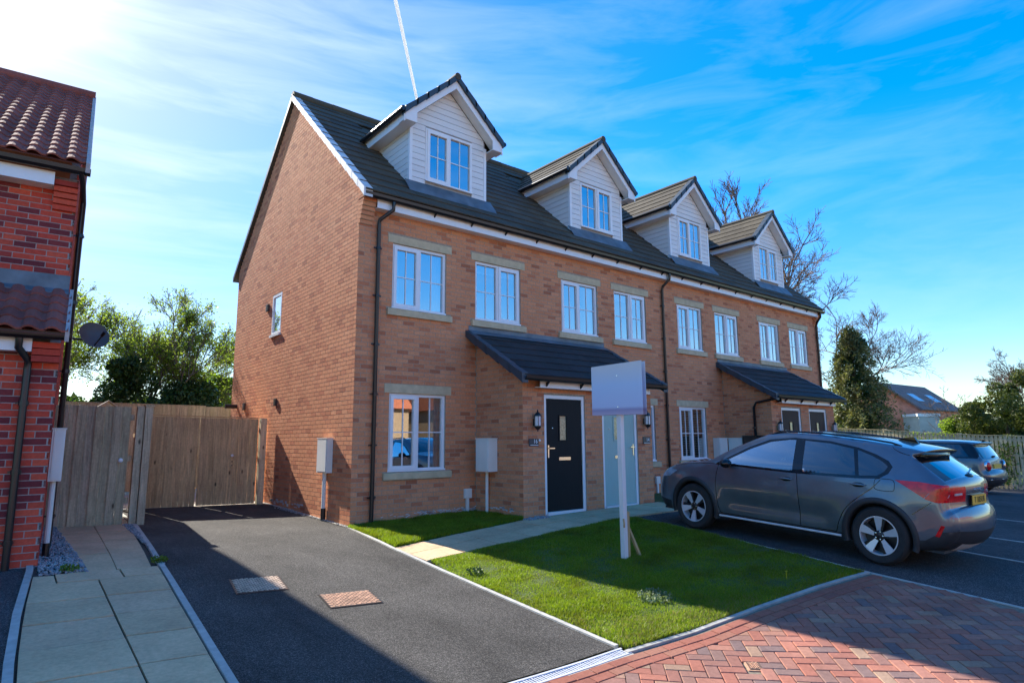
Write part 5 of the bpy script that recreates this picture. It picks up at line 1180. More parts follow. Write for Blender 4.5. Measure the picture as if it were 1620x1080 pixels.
            put('wheel_arch', np.concatenate(V3), FF_ if sd > 0 else FF_[:, ::-1], S.get('archmat', m_cladp))
    # the strip that joins the two sides: tail, roof, screen, bonnet, nose
    K = 16; ts = np.linspace(-1, 1, K + 1); xe = X(O_); bl = S['bulge']; V3 = []; Bg = np.array([bl[t] for t in tags + [tags[-1]]])
    Bg = np.convolve(np.r_[Bg[:3], Bg, Bg[-3:]], np.ones(7) / 7, 'valid')
    for t in ts:
        o2 = O_ - nv * (Bg * (1 - t * t))[:, None]; V3.append(np.c_[xe * t, o2])
    V3 = np.stack(V3, 1).reshape(-1, 3); regs = {}
    for i in range(n - 1):
        for j in range(K):
            tm = abs((ts[j] + ts[j + 1]) / 2); r_ = S['strip'](tags[i], (O_[i] + O_[i + 1]) / 2, tm, ts[j] + ts[j + 1] < 0); sdl = ts[j] + ts[j + 1] < 0 if r_[0] in ('taillight', 'black_trim') else 0; regs.setdefault((*r_, sdl), []).append((i * (K + 1) + j, i * (K + 1) + j + 1, (i + 1) * (K + 1) + j + 1, (i + 1) * (K + 1) + j))
    for (nm, mt, _s), fl_ in regs.items():
        FF_ = np.array(fl_); u, inv = np.unique(FF_, return_inverse=True)
        put(nm.split(':')[0], V3[u], inv.reshape(-1, 4)[:, ::1], mt)
    # underside and cabin
    mb = MB(T); mb.box(-.74, .74, .15, L_ - .2, zb - .02, zb + .01); mb.box(-.70, .70, wc[0] + Ra + .02, wc[1] - Ra - .02, zb + .01, .50)
    for c0, c1 in ((.25, wc[0] - Ra), (wc[1] + Ra, L_ - .3)): mb.box(-.6, .6, c0, c1, zb + .01, .5)
    for cw in wc: mb.box(-.56, .56, cw - Ra, cw + Ra, zb + .02, .62)
    mb.build('underbody', m_cladp, rt)
    for (x, y) in S['seats']:
        se = MB(T); se.prism([(y, .5), (y + .5, .5), (y + .5, .66), (y + .1, .66), (y - .08, 1.12), (y - .2, 1.12)], 'x', x - .24, x + .24); se.prism([(y - .15, 1.14), (y - .07, 1.14), (y - .10, 1.30), (y - .19, 1.30)], 'x', x - .12, x + .12); se.build('seat', m_seat, rt)
    ds = MB(T); yd = S['dash']; ds.prism([(yd, .6), (yd + .7, .6), (yd + .7, .96), (yd + .1, .97), (yd, .88)], 'x', -.66, .66); ds.build('dashboard', m_seat, rt)
    sw_ = MB(T); ce = Vector((.36, yd - .12, .92)); pts_ = [ce + Vector((math.cos(t) * .18, math.sin(t) * .07, math.sin(t) * .165)) for t in np.linspace(0, 2 * math.pi, 20)]; sw_.tube(pts_, .014, 6, cap=False); sw_.build('steering_wheel', m_seat, rt)
    # wheels
    for sd in (-1, 1):
        for cw in wc:
            xo = sd * S['track']; rim = Rw * .67; w2 = .105
            def wx(v): return xo + sd * v
            pr = [(rim, wx(-w2)), (Rw - .035, wx(-w2 - .004)), (Rw - .008, wx(-w2 + .02)), (Rw, wx(-w2 + .045)), (Rw, wx(w2 - .045)), (Rw - .008, wx(w2 - .02)), (Rw - .035, wx(w2 + .002)), (rim + .02, wx(w2 + .002)), (rim, wx(w2 - .006)), (rim - .002, wx(-w2 + .02))]
            mb = MB(T); mb.lathe(pr, (0, cw, zw), 'x', 48); mb.f = [q_ for q_ in mb.f if len(q_) == 4]; ty = mb.build('wheel', m_tyre, rt, auto=35)
            mb = MB(T); mb.lathe([(rim, wx(w2 - .012)), (rim, wx(w2 - .0)), (rim - .012, wx(w2 - .0)), (rim - .016, wx(w2 - .02)), (rim - .02, wx(-.02))], (0, cw, zw), 'x', 48); mb.f = [q_ for q_ in mb.f if len(q_) == 4]; mb.build('rim', m_alloy, ty, auto=40)
            mb = MB(T); mb.lathe([(.001, wx(-.02)), (rim * .98, wx(-.02)), (rim * .98, wx(-.04)), (.001, wx(-.04))], (0, cw, zw), 'x', 24); mb.build('brake_disc', m_alloyd, ty)
            ns = S['spokes']
            for k in range(ns):
                a_ = 2 * math.pi * k / ns + S.get('spin', .3) * (1 if cw == wc[0] else -.9); ca, sa = math.cos(a_), math.sin(a_); w0, w1 = S['spokew']
                Q = [(.035, -w0), (rim - .008, -w1 * .95), (rim - .008, w1), (.035, w0)]
                vs_ = [(wx(x_), cw + u_ * ca - v_ * sa, zw + u_ * sa + v_ * ca) for x_ in (w2 - .035, w2 - .006) for (u_, v_) in [(p_[0], p_[1]) for p_ in Q]]
                vs_[4] = (wx(w2 - .03), *vs_[4][1:]); vs_[7] = (wx(w2 - .03), *vs_[7][1:])
                mb = MB(T); mb.add(vs_, [(0, 1, 2, 3), (4, 7, 6, 5), (0, 4, 5, 1), (1, 5, 6, 2), (2, 6, 7, 3), (3, 7, 4, 0)]); mb.build('spoke', m_alloy, ty)
                Q2 = [(.05, w0 * .9), (rim - .01, w1 * .95), (rim - .01, w1 * 1.9), (.06, w0 * 1.9)]
                vs_ = [(wx(x_), cw + u_ * ca - v_ * sa, zw + u_ * sa + v_ * ca) for x_ in (w2 - .05, w2 - .02) for (u_, v_) in Q2]
                mb = MB(T); mb.add(vs_, [(0, 1, 2, 3), (4, 7, 6, 5), (0, 4, 5, 1), (1, 5, 6, 2), (2, 6, 7, 3), (3, 7, 4, 0)]); mb.build('spoke_edge', m_alloyd, ty)
            mb = MB(T); mb.lathe([(.001, wx(w2 - .012)), (.026, wx(w2 - .014)), (.060, wx(w2 - .026)), (.065, wx(w2 - .05))], (0, cw, zw), 'x', 20); mb.build('hub', m_alloyd, ty, auto=40)
            mb = MB(T)
            for k in range(5): a_ = 2 * math.pi * (k + .5) / 5; mb.lathe([(.011, wx(w2 - .03)), (.011, wx(w2 - .012)), (.001, wx(w2 - .010))], (0, cw + .045 * math.cos(a_), zw + .045 * math.sin(a_)), 'x', 6)
            nuts = mb.build('wheel_nuts', m_chrome, ty); nuts['kind'] = 'stuff'
    return rt, X, f0, put
def ellipsoid(mb, c, r, n=10, m_=6, rot=None):
    vs = []; fs = []
    for i in range(m_ + 1):
        ph = -math.pi / 2 + math.pi * i / m_
        for j in range(n):
            th = 2 * math.pi * j / n; v = Vector((r[0] * math.cos(ph) * math.cos(th), r[1] * math.cos(ph) * math.sin(th), r[2] * math.sin(ph)))
            if rot is not None: v = rot @ v
            vs.append(Vector(c) + v)
    for i in range(m_):
        for j in range(n): fs.append((i * n + j, i * n + (j + 1) % n, (i + 1) * n + (j + 1) % n, (i + 1) * n + j))
    return mb.add(vs, fs)

# ---- dark grey hatchback on the bay beside the lawn
CW = ([.18, .24, .30, .40, .55, .66, .74, .80, .90, .97, 1.03, 1.10, 1.2, 1.35, 1.45, 1.52], [.845, .865, .880, .895, .906, .912, .918, .910, .902, .892, .872, .835, .782, .70, .645, .61])
OUT = [('bumper_low', [(.34, .235), (.14, .27), (.05, .36)]), ('bumper', [(.05, .36), (-.005, .47), (-.01, .60), (.03, .685)]), ('tail', [(.03, .685), (.075, .71), (.085, .80), (.07, .93), (.085, .99), (.12, 1.02)]),
       ('rglass', [(.12, 1.02), (.46, 1.27)]), ('lip', [(.46, 1.27), (.37, 1.312), (.35, 1.335)]), ('roof', [(.35, 1.335), (.55, 1.372), (1.0, 1.428), (1.6, 1.476), (2.1, 1.482), (2.42, 1.44)]), ('screen', [(2.42, 1.44), (2.9, 1.235), (3.22, 1.05)]),
       ('hood', [(3.22, 1.05), (3.35, 1.015), (3.8, .965), (4.15, .87), (4.27, .78)]), ('nose', [(4.27, .78), (4.35, .66), (4.385, .50), (4.37, .33), (4.28, .235)])]
def strip_reg(tag_, p, t, left):
    if tag_ == 'rglass': return ('rear_window', m_cglassd) if t < .80 else ('black_trim', m_gloss)
    if tag_ == 'screen': return ('windscreen', m_cglass) if t < .88 else ('pillar', m_paint)
    if tag_ == 'lip': return ('spoiler_lip', m_gloss)
    if tag_ == 'roof': return ('roof', m_paint)
    if tag_ == 'bumper_low': return ('skid_plate', m_skid) if t < .70 and p[1] < .35 else ('bumper_cladding', m_cladp)
    if tag_ == 'bumper': return ('bumper_cladding', m_cladp) if p[1] < .50 else ('bumper', m_paint)
    if tag_ == 'tail': return ('taillight', m_red) if .52 < t and .80 < p[1] < .955 else ('tailgate', m_paint)
    if tag_ == 'nose': return ('grille', m_cladp) if t < .55 and .3 < p[1] < .62 else ('front_bumper', m_paint)
    return ('bonnet', m_paint)
FG = [(3.02, 1.015), (2.60, 1.235), (2.30, 1.352), (2.02, 1.393), (1.93, 1.395), (1.90, .995)]
RG = [(1.76, .995), (1.80, 1.393), (1.45, 1.375), (1.14, 1.325), (1.06, 1.01)]
QG = [(1.02, 1.012), (1.09, 1.315), (.90, 1.255), (.76, 1.19), (.70, 1.14), (.73, 1.08), (.80, 1.03)]
DLO = [(3.12, .985), (3.10, 1.01), (2.62, 1.262), (2.32, 1.382), (1.95, 1.422), (1.45, 1.402), (1.08, 1.342), (.86, 1.275), (.70, 1.205), (.645, 1.14), (.68, 1.06), (.78, .995), (1.06, .975), (1.9, .965)]
FD = [(3.04, .98), (3.10, .80), (3.08, .45), (3.02, .30), (1.80, .28), (1.82, .55), (1.86, .97), (1.9, 1.43), (2.35, 1.40), (3.1, 1.02)]
RD = [(1.85, .97), (1.81, .55), (1.79, .28), (1.32, .29), (1.27, .45), (1.18, .62), (.98, .78), (.80, .90), (.74, .99), (1.05, 1.40), (1.45, 1.43), (1.89, 1.43)]
SIDE = [('window', m_cglass, -.004, FG), ('window', m_cglassd, -.004, RG), ('quarter_window', m_cglassd, -.004, QG), ('window_trim', m_gloss, -.001, DLO),
        ('taillight', m_red, .004, [(.60, 1.0), (.34, 1.0), (-.1, .955), (-.1, .80), (.17, .785), (.27, .81), (.42, .90)]),
        ('headlight', m_head, .002, [(4.6, .80), (4.08, .86), (3.85, .84), (4.02, .74), (4.6, .66)]),
        ('bumper_cladding', m_cladp, .004, [(-.1, .50), (.14, .47), (.30, .36), (.45, .34), (.45, .2), (-.1, .2)]), ('bumper_cladding', m_cladp, .004, [(4.6, .42), (4.0, .36), (4.0, .2), (4.6, .2)]),
        ('sill_cladding', m_cladp, .006, [(1.1, .305), (3.2, .305), (3.2, .2), (1.1, .2)]),
        ('front_door', m_paint, 0, FD), ('rear_door', m_paint, 0, RD)]
SEAM = [('door_gap', .009, [(1.83, .97), (1.80, .6), (1.79, .31)]), ('door_gap', .009, [(3.06, .985), (3.11, .8), (3.09, .45), (3.03, .31)]), ('door_gap', .009, [(.76, .985), (.84, .89), (1.0, .77), (1.18, .62), (1.27, .45), (1.31, .31)]), ('door_gap', .007, [(1.31, .31), (2.2, .305), (3.03, .31)]),
        ('fuel_flap_gap', .007, [(.60, .96), (.62, 1.0), (.72, 1.0), (.82, .995), (.83, .95), (.83, .88), (.79, .865), (.70, .86), (.61, .865), (.60, .90), (.60, .96)]),
        ('bumper_gap', .007, [(.22, .785), (.34, .69), (.42, .63)]), ('spoiler_gap', .006, [(.46, 1.28), (.56, 1.30), (.66, 1.34), (.70, 1.38)]), ('bonnet_gap', .007, [(3.14, 1.0), (3.6, .965), (3.95, .90)])]
SF = dict(L=4.385, outline=OUT, W=CW, wheels=(.80, 3.52), R=.335, zb=.245, tr=.10, tf=.19, side=SIDE, seams=SEAM, paint=m_paint, track=.795, spokes=5, spokew=(.022, .050), seats=[(-.36, 1.75), (.36, 1.75), (-.36, .95), (.36, .95)], dash=2.55,
          bulge=dict(bumper_low=.06, bumper=.085, tail=.075, rglass=.05, lip=.02, roof=.03, screen=.06, hood=.045, nose=.12), strip=strip_reg)
hd = R(1.5); SXC, SYC = .90, .955
rc = Vector((3.64, -6.49, 0)); rc.z = gzf(3.64, -6.49); zf_ = gzf(3.70, -6.49 + 2.6)
pz = math.atan2(zf_ - rc.z, 2.6)
TF = Matrix.Translation(rc) @ Matrix.Rotation(-hd, 4, 'Z') @ Matrix.Rotation(pz, 4, 'X') @ Matrix.Diagonal((SXC, SYC, 1.0, 1)) @ Matrix.Translation((.88, -.80, .0))
cr, XF, f0F, put = car('parked_car', 'large dark grey hatchback parked beside the front lawn, tail towards the camera', None, TF, SF)
def sx(y, z): return float(XF([(y, z)])[0])
for sd in (-1, 1):
    for (y, z) in ((1.98, .885), (1.02, .905)):
        x = sx(y, z); h = MB(TF); ellipsoid(h, (sd * (x - .004), y, z - .005), (.012, .085, .032), 14, 8); h.build('handle_recess', m_gloss, cr, smooth=True)
        h = MB(TF); ellipsoid(h, (sd * (x + .018), y, z), (.016, .105, .014), 12, 8); h.build('door_handle', m_paint, cr, smooth=True)
    x = sx(2.92, .98); h = MB(TF); ellipsoid(h, (sd * (x + .13), 2.86, 1.02), (.115, .075, .065), 14, 8); h.build('wing_mirror', m_gloss, cr, smooth=True)
    h = MB(TF); h.tube([(sd * (x - .02), 2.92, .985), (sd * (x + .08), 2.88, 1.0)], .022, 8); h.build('mirror_arm', m_gloss, cr)
    yy = np.linspace(.62, 2.35, 16); zz = np.interp(yy, [.35, .55, 1.0, 1.6, 2.1, 2.42], [1.335, 1.372, 1.428, 1.476, 1.482, 1.44])
    h = MB(TF); e_ = [0] + [.022] * 14 + [0]; h.tube([(sd * (.565 - .03 * max(0, (1.2 - y)) ), y, z + e - .0) for y, z, e in zip(yy, zz, e_)], .012, 8); h.build('roof_rail', m_gloss, cr, smooth=True)
    h = MB(TF); h.tube([(sd * (sx(y, .27) + .012), y, .268) for y in np.linspace(1.25, 3.05, 8)], .014, 6); h.build('sill_strip', m_skid, cr)
    P = [(.10, .54), (.135, .545), (.20, .42), (.155, .415)]; o_ = [(sd * (sx(*p) + .006), *p) for p in P] + [(sd * (sx(*p) - .01), *p) for p in P]
    MB(TF).add(o_, [(0, 1, 2, 3), (4, 7, 6, 5), (0, 4, 5, 1), (1, 5, 6, 2), (2, 6, 7, 3), (3, 7, 4, 0)]).build('reflector', m_red, cr)
    P = [(.30, .815), (.085, .84), (.075, .875), (.24, .885)]; o_ = [(sd * (sx(*p) + .009), *p) for p in P] + [(sd * (sx(*p) - .005), *p) for p in P]
    MB(TF).add(o_, [(0, 1, 2, 3), (4, 7, 6, 5), (0, 4, 5, 1), (1, 5, 6, 2), (2, 6, 7, 3), (3, 7, 4, 0)]).build('indicator_lens', m_clear, cr)
    P = [(sd * .44, .025, .89), (sd * .60, .05, .885), (sd * .60, .05, .862), (sd * .44, .025, .868)]; MB(TF).add(P + [(a, b + .02, c) for a, b, c in P], [(0, 1, 2, 3), (4, 7, 6, 5), (0, 4, 5, 1), (1, 5, 6, 2), (2, 6, 7, 3), (3, 7, 4, 0)]).build('indicator_lens', m_clear, cr)
h = MB(TF); h.prism([(.60, 1.40), (.86, 1.435), (.78, 1.475), (.66, 1.49)], 'x', -.028, .028); h.build('aerial_fin', m_gloss, cr)
h = MB(TF); ellipsoid(h, (.0, .075, 1.065), (.10, .04, .03), 12, 6); h.tube([(0, .08, 1.09), (.30, .14, 1.13)], .012, 6); h.build('rear_wiper', m_gloss, cr)
pl = MB(TF); pl.box(-.262, .262, -.018, -.002, .745, .862).build('plate_holder', m_gloss, cr); pp = MB(TF).box(-.255, .255, -.022, -.0185, .75, .857).build('number_plate', m_plate, cr)
def onrear(y, z, x=0): return TF @ Matrix(((1, 0, 0, x), (0, 0, -1, y), (0, 1, 0, z), (0, 0, 0, 1)))
text('T 105UB', .098, onrear(-.0245, .803), m_ink, pp, 'plate_lettering', .0008, 1.05)
text('FOCUS', .052, onrear(-.0125, .915), m_chrome, cr, 'lettering', .003, 2.0)
h = MB(TF); h.box(-.30, .30, -.012, .02, .885, .892) ; h.build('tailgate_trim', m_cladp, cr)

# ---- small grey hatchback further along
OUT2 = [('bumper_low', [(.30, .21), (.12, .24), (.05, .32)]), ('bumper', [(.05, .32), (.0, .42), (.0, .53), (.05, .60)]), ('tail', [(.05, .60), (.09, .64), (.10, .80), (.12, .90), (.15, .94)]),
        ('rglass', [(.15, .94), (.33, 1.27)]), ('lip', [(.33, 1.27), (.24, 1.315), (.22, 1.335)]), ('roof', [(.22, 1.335), (.6, 1.385), (1.3, 1.41), (2.0, 1.395), (2.25, 1.35)]), ('screen', [(2.25, 1.35), (2.5, 1.18), (2.68, 1.0)]),
        ('hood', [(2.68, 1.0), (2.8, .965), (3.3, .91), (3.6, .83), (3.7, .76)]), ('nose', [(3.7, .76), (3.79, .62), (3.82, .48), (3.80, .30), (3.7, .21)])]
def strip2(tag_, p, t, left):
    if tag_ == 'rglass': return ('rear_window', m_cglassd) if t < .86 else ('black_trim', m_gloss)
    if tag_ == 'screen': return ('windscreen', m_cglass) if t < .88 else ('pillar', m_gloss)
    if tag_ in ('roof', 'lip'): return ('roof', m_paint3)
    if tag_ == 'bumper_low': return ('bumper_cladding', m_cladp)
    if tag_ == 'bumper': return ('bumper_cladding', m_cladp) if p[1] < .42 else ('bumper', m_paint2)
    if tag_ == 'tail': return ('tailgate', m_paint2)
    if tag_ == 'nose': return ('front_bumper', m_paint2)
    return ('bonnet', m_paint2)
SIDE2 = [('window', m_cglass, -.004, [(2.42, .99), (2.20, 1.20), (2.12, 1.30), (1.30, 1.325), (1.30, .97)]), ('window', m_cglassd, -.004, [(1.20, .97), (1.20, 1.325), (.62, 1.30), (.40, .98)]),
         ('window_trim', m_gloss, -.001, [(2.55, .965), (2.50, .99), (2.22, 1.30), (1.3, 1.352), (.45, 1.33), (.28, 1.28), (.20, 1.0), (.22, .94)]), ('bumper_cladding', m_cladp, .004, [(-.1, .42), (.3, .36), (.4, .2), (-.1, .2)]),
         ('sill_cladding', m_cladp, .006, [(.95, .27), (2.8, .27), (2.8, .15), (.95, .15)]), ('front_door', m_paint2, 0, [(2.50, .94), (2.55, .5), (2.48, .28), (1.2, .28), (1.16, .6), (1.22, .94)])]
CW2 = ([.15, .22, .30, .45, .60, .75, .88, .95, 1.0, 1.1, 1.2, 1.33, 1.42], [.80, .815, .83, .85, .86, .86, .848, .83, .81, .77, .73, .68, .63])
SM = dict(L=3.82, outline=OUT2, W=CW2, wheels=(.66, 3.15), R=.305, zb=.215, tr=.12, tf=.19, side=SIDE2, seams=[('door_gap', .008, [(2.50, .94), (2.55, .5), (2.48, .28)]), ('door_gap', .008, [(1.22, .94), (1.16, .6), (1.2, .28)])], paint=m_paint2, track=.745, spokes=8, spokew=(.014, .03), seats=[(-.33, 1.5), (.33, 1.5)], dash=2.1,
          bulge=dict(bumper_low=.05, bumper=.07, tail=.06, rglass=.05, lip=.02, roof=.03, screen=.07, hood=.05, nose=.10), strip=strip2)
mp_ = Vector((16.05, -4.75, 0)); mp_.z = gzf(mp_.x, mp_.y); TM = Matrix.Translation(mp_) @ Matrix.Rotation(-R(3), 4, 'Z')
cm, XM, f0M, put2 = car('parked_car', 'small grey hatchback with a dark roof parked far off by the pale fence', None, TM, SM)
for sd in (-1, 1):
    for (y_, r1, r2, mt, nm) in ((.085, .115, .145, m_chrome, 'lamp_surround'), (.078, .098, .128, m_red, 'taillight')):
        h = MB(TM); c_ = Vector((sd * .585, y_ - .01, .745)); rot = Matrix.Rotation(sd * R(-38) * -1, 3, 'Z') if False else Matrix.Rotation(R(28) * sd, 3, 'Z'); ellipsoid(h, c_, (r1, .055, r2), 18, 8, rot); h.build(nm, mt, cm, smooth=True)
h = MB(TM); h.box(-.26, .26, .02, .045, .68, .79).build('number_plate', m_plate, cm); text('LR14 VNE', .1, TM @ Matrix(((1, 0, 0, 0), (0, 0, -1, .0175), (0, 1, 0, .735), (0, 0, 0, 1))), m_ink, cm, 'plate_lettering', .0008, .9) if False else None
h = MB(TM); h.prism([(.26, 1.36), (.26, 1.42), (.34, 1.40)], 'x', -.02, .02); h.build('aerial_fin', m_gloss, cm)
h = MB(TM); ellipsoid(h, (0, .09, .985), (.09, .035, .025), 10, 6); h.build('rear_wiper', m_gloss, cm, smooth=True)
h = MB(TM); h.tube([(-.62, -.012 + .04, .40), (0, -.055, .40), (.62, -.012 + .04, .40)], .016, 8); h.build('bumper_trim', m_chrome, cm, smooth=True)

# ================================================================ TREES, HEDGES
def branch(segs, p, d, L_, r, lvl, maxl, rng, spread, up, droop=0, kids=(3, 5), shrink=.62):
    n = 4 if lvl < 2 else 3; pts = [Vector(p)]; dd = Vector(d).normalized()
    for i in range(n):
        dd = (dd + Vector((rng.gauss(0, .16), rng.gauss(0, .16), rng.gauss(0, .10) + up * .10 - droop * .12 * (lvl > 1)))).normalized(); pts.append(pts[-1] + dd * L_ / n)
    segs.append((pts, r, r * (.55 if lvl < maxl else .25), lvl))
    if lvl >= maxl: return
    k = rng.randint(*kids)
    for i in range(k):
        t = rng.uniform(.35 if lvl else .45, 1.0) if i else 1.0; j = min(n - 1, int(t * n)); f = t * n - j; q_ = pts[j].lerp(pts[j + 1], min(1, f))
        a = rng.uniform(0, 6.283); s = dd.orthogonal().normalized(); s = Matrix.Rotation(a, 3, dd) @ s; sp = spread * rng.uniform(.6, 1.2) * (.35 if i == 0 else 1)
        nd = (dd * math.cos(sp) + s * math.sin(sp)).normalized(); branch(segs, q_, nd, L_ * shrink * rng.uniform(.75, 1.15), r * (.62 if i else .7) * (1 - .3 * t * 0), lvl + 1, maxl, rng, spread, up, droop, kids, shrink)
def tree(name, label, cat, base, H, seed, trunk=.3, levels=4, spread=.75, up=.5, leaves=None, lsize=.05, per=6, matb=None, group=None, droop=0, kids=(3, 5), lspread=.25, cut=2, first=.42, stems=1, lean=.1, minr=.006):
    rng = random.Random(seed); rt = root(name, label, cat, tuple(base), group); segs = []
    for s in range(stems):
        a = rng.uniform(0, 6.28); dv_ = Vector((math.cos(a) * lean * (stems > 1) * 2 + rng.gauss(0, lean / 2), math.sin(a) * lean * (stems > 1) * 2 + rng.gauss(0, lean / 2), 1)); branch(segs, Vector(base) + Vector((math.cos(a), math.sin(a), 0)) * (.2 * (stems > 1)), dv_, H * first, trunk, 0, levels, rng, spread, up, droop, kids)
    zt = max(p.z for s in segs for p in s[0]) - base[2]; k = H / zt
    def scale(p): return Vector(base) + (p - Vector(base)) * k
    V = []; F = []; c0 = 0
    tr = MB(); 
    for pts, r0, r1, lvl in segs:
        P = [scale(p) for p in pts]
        if lvl == 0: tr.tube(P, max(r0, minr) * 1.25, 8, False, max(r1, minr)); continue
        n = 5 if lvl == 1 else 3; m_ = len(P)
        for i, p in enumerate(P):
            d = (P[min(i + 1, m_ - 1)] - P[max(i - 1, 0)]).normalized(); a = d.orthogonal().normalized(); b = d.cross(a); rr_ = max(minr, r0 + (r1 - r0) * i / (m_ - 1))
            for j in range(n): t = 6.283 * j / n; V.append(p + (a * math.cos(t) + b * math.sin(t)) * rr_)
        for i in range(m_ - 1):
            for j in range(n): F.append((c0 + i * n + j, c0 + i * n + (j + 1) % n, c0 + (i + 1) * n + (j + 1) % n, c0 + (i + 1) * n + j))
        c0 += m_ * n
    tr.build('trunk', matb or m_bark, rt, smooth=True)
    o = npmesh('branches', [tuple(v) for v in V], F, matb or m_bark, rt, True); o['kind'] = 'stuff'
    if leaves:
        C_ = []
        for pts, r0, r1, lvl in segs:
            if lvl >= cut:
                P = [scale(p) for p in pts]
                for _ in range(per): j = rng.randrange(len(P) - 1); q_ = P[j].lerp(P[j + 1], rng.random()); C_.append((q_.x, q_.y, q_.z))
        foliage('leaves', np.array(C_) + np.random.randn(len(C_), 3) * lspread, lsize, leaves, rt)
    return rt
def foliage(name, C_, s, mat, par, asp=.6):
    n = len(C_); a = np.random.randn(n, 3); a /= np.linalg.norm(a, axis=1)[:, None]; b = np.cross(a, np.random.randn(n, 3)); b /= np.linalg.norm(b, axis=1)[:, None]
    sz = np.random.uniform(.6, 1.3, n)[:, None] * s; a, b = a * sz, b * sz * asp; V = np.stack([C_ - a, C_ + b, C_ + a, C_ - b], 1).reshape(-1, 3)
    o = npmesh(name, V, np.arange(4 * n).reshape(-1, 4), mat, par); o['kind'] = 'stuff'; return o
def clumps(cs, n, jitter=.0):
    """leaf positions on the skins of many small overlapping lumps"""
    out = []
    for (c, r) in cs:
        d = np.random.randn(n, 3); d /= np.linalg.norm(d, axis=1)[:, None]; rad = r * np.random.uniform(.55, 1.08, n)[:, None] ** .6; out.append(np.array(c) + d * rad * (1, 1, .85))
    return np.concatenate(out)
def bush(name, label, cat, c, rx, ry, h, mat, n=26, per=420, s=.05, lump=.35, group=None, z0=0, shape='dome', seed=1):
    rng = random.Random(seed); rt = root(name, label, cat, (c[0], c[1], z0), group); cs = []
    for i in range(n):
        t = rng.random(); a = rng.uniform(0, 6.283); zz = z0 + h * (t ** .8); k = (1 - .92 * t) if shape == 'cone' else math.sqrt(max(0, 1 - (max(0, t - .35) / .72) ** 2)); q_ = math.sqrt(rng.random()) * .9
        cs.append(((c[0] + rx * k * q_ * math.cos(a), c[1] + ry * k * q_ * math.sin(a), zz), lump * rng.uniform(.6, 1.15) * (.55 + .45 * k)))
    MB().tube([(c[0], c[1], z0 - .1), (c[0], c[1], z0 + h * .8)], .12, 7, r1=.03).build('trunk', m_bark, rt); foliage('foliage', clumps(cs, per), s, mat, rt); return rt

TB = 'bare trees behind the far end of the terrace'
tree('bare_tree', 'tall bare tree rising behind the two far dormers', 'tree', (19.6, 5.6, -.2), 11.6, 11, .10, 6, .55, .8, matb=m_twig, group=TB, kids=(4, 5), first=.34, minr=.008, lean=.03)
tree('bare_tree', 'bare tree standing close behind the far gable end of the terrace', 'tree', (22.0, 4.0, -.2), 11.2, 27, .12, 6, .72, .38, matb=m_twig, group=TB, kids=(4, 5), first=.30, minr=.008, lean=.03)
p = atdist(1335, 690, 30.5); tree('bare_tree', 'bare tree whose fine twigs spread wide above the conifer', 'tree', (p.x, p.y, -.3), 8.9, 12, .08, 6, .78, .32, matb=m_twig, group=TB, kids=(3, 5), first=.30, minr=.006, lean=.03)
# drooping conifer
cn = root('conifer', 'shaggy drooping conifer beyond the end of the terrace', 'tree', (23.9, 1.9, -.2)); rng = random.Random(4); cx_, cy_, H_ = 24.0, 1.9, 6.0
MB().tube([(cx_, cy_, -.3), (cx_, cy_, H_ - .3)], .16, 8, r1=.03).build('trunk', m_bark, cn); P_ = []
for i in range(330):
    t = rng.random() ** .85; z = .2 + (H_ - .2) * t; R_ = 1.75 * (1 - t) ** .55 * rng.choice((.5, .7, .9, 1.0, 1.2)) + .15; a = rng.uniform(0, 6.283)
    for k in range(70): u_ = rng.random(); r_ = R_ * (.45 + .55 * u_); P_.append((cx_ + r_ * math.cos(a) + rng.gauss(0, .07), cy_ + r_ * math.sin(a) + rng.gauss(0, .07), z - .42 * u_ ** 2 + rng.gauss(0, .10)))
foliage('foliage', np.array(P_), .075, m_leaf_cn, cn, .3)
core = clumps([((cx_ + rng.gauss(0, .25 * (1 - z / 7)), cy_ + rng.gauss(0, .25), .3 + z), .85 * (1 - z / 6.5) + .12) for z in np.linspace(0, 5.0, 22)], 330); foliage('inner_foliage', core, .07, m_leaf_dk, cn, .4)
# right hand hedge: separate bushes behind the fence
for i, (px_, d_, h_, rx_, mt, lb) in enumerate([(1640, 26, 4.0, 1.5, m_leaf_hd, 'big olive green bush at the right edge behind the pale fence'), (1595, 28, 3.7, 1.3, m_leaf_hd, 'tall olive bush second from the right edge behind the fence'), (1545, 29, 3.0, 1.3, m_leaf_hd, 'rounded green bush left of the tall olive bushes'), (1500, 30, 2.1, 1.1, m_leaf_lt, 'low green bush beside the flat roofed extension'), (1455, 31, 1.5, 1.0, m_leaf_lt, 'sparse low bush in front of the distant house'), (1375, 27, .9, 1.0, m_leaf_br, 'low bright green shrub at the foot of the conifer')]):
    p = atdist(px_, 690, d_); bush('bush', lb, 'bush', (p.x, p.y), rx_, rx_ * .9, h_ + .1, mt, 34, 330, .055, .42, 'bushes behind the pale fence', -.3, 'dome', 30 + i)
p = atdist(1620, 690, 29); tree('bare_tree', 'bare thorny tree standing out above the bushes at the right edge', 'tree', (p.x, p.y, -.3), 5.9, 8, .05, 6, .8, .25, matb=m_twig, kids=(3, 5), first=.36, minr=.007)
p = atdist(1540, 690, 31); tree('bare_tree', 'low bare tree left of the right edge bushes', 'tree', (p.x, p.y, -.3), 4.2, 18, .04, 5, .9, .15, matb=m_twig, kids=(3, 4), first=.34, minr=.006)
cl_ = root('climbing_plant', 'thin climbing plant growing up the pale fence at the right', 'plant', (21.4, -3.5, -.4)); C0_ = []
st_ = MB()
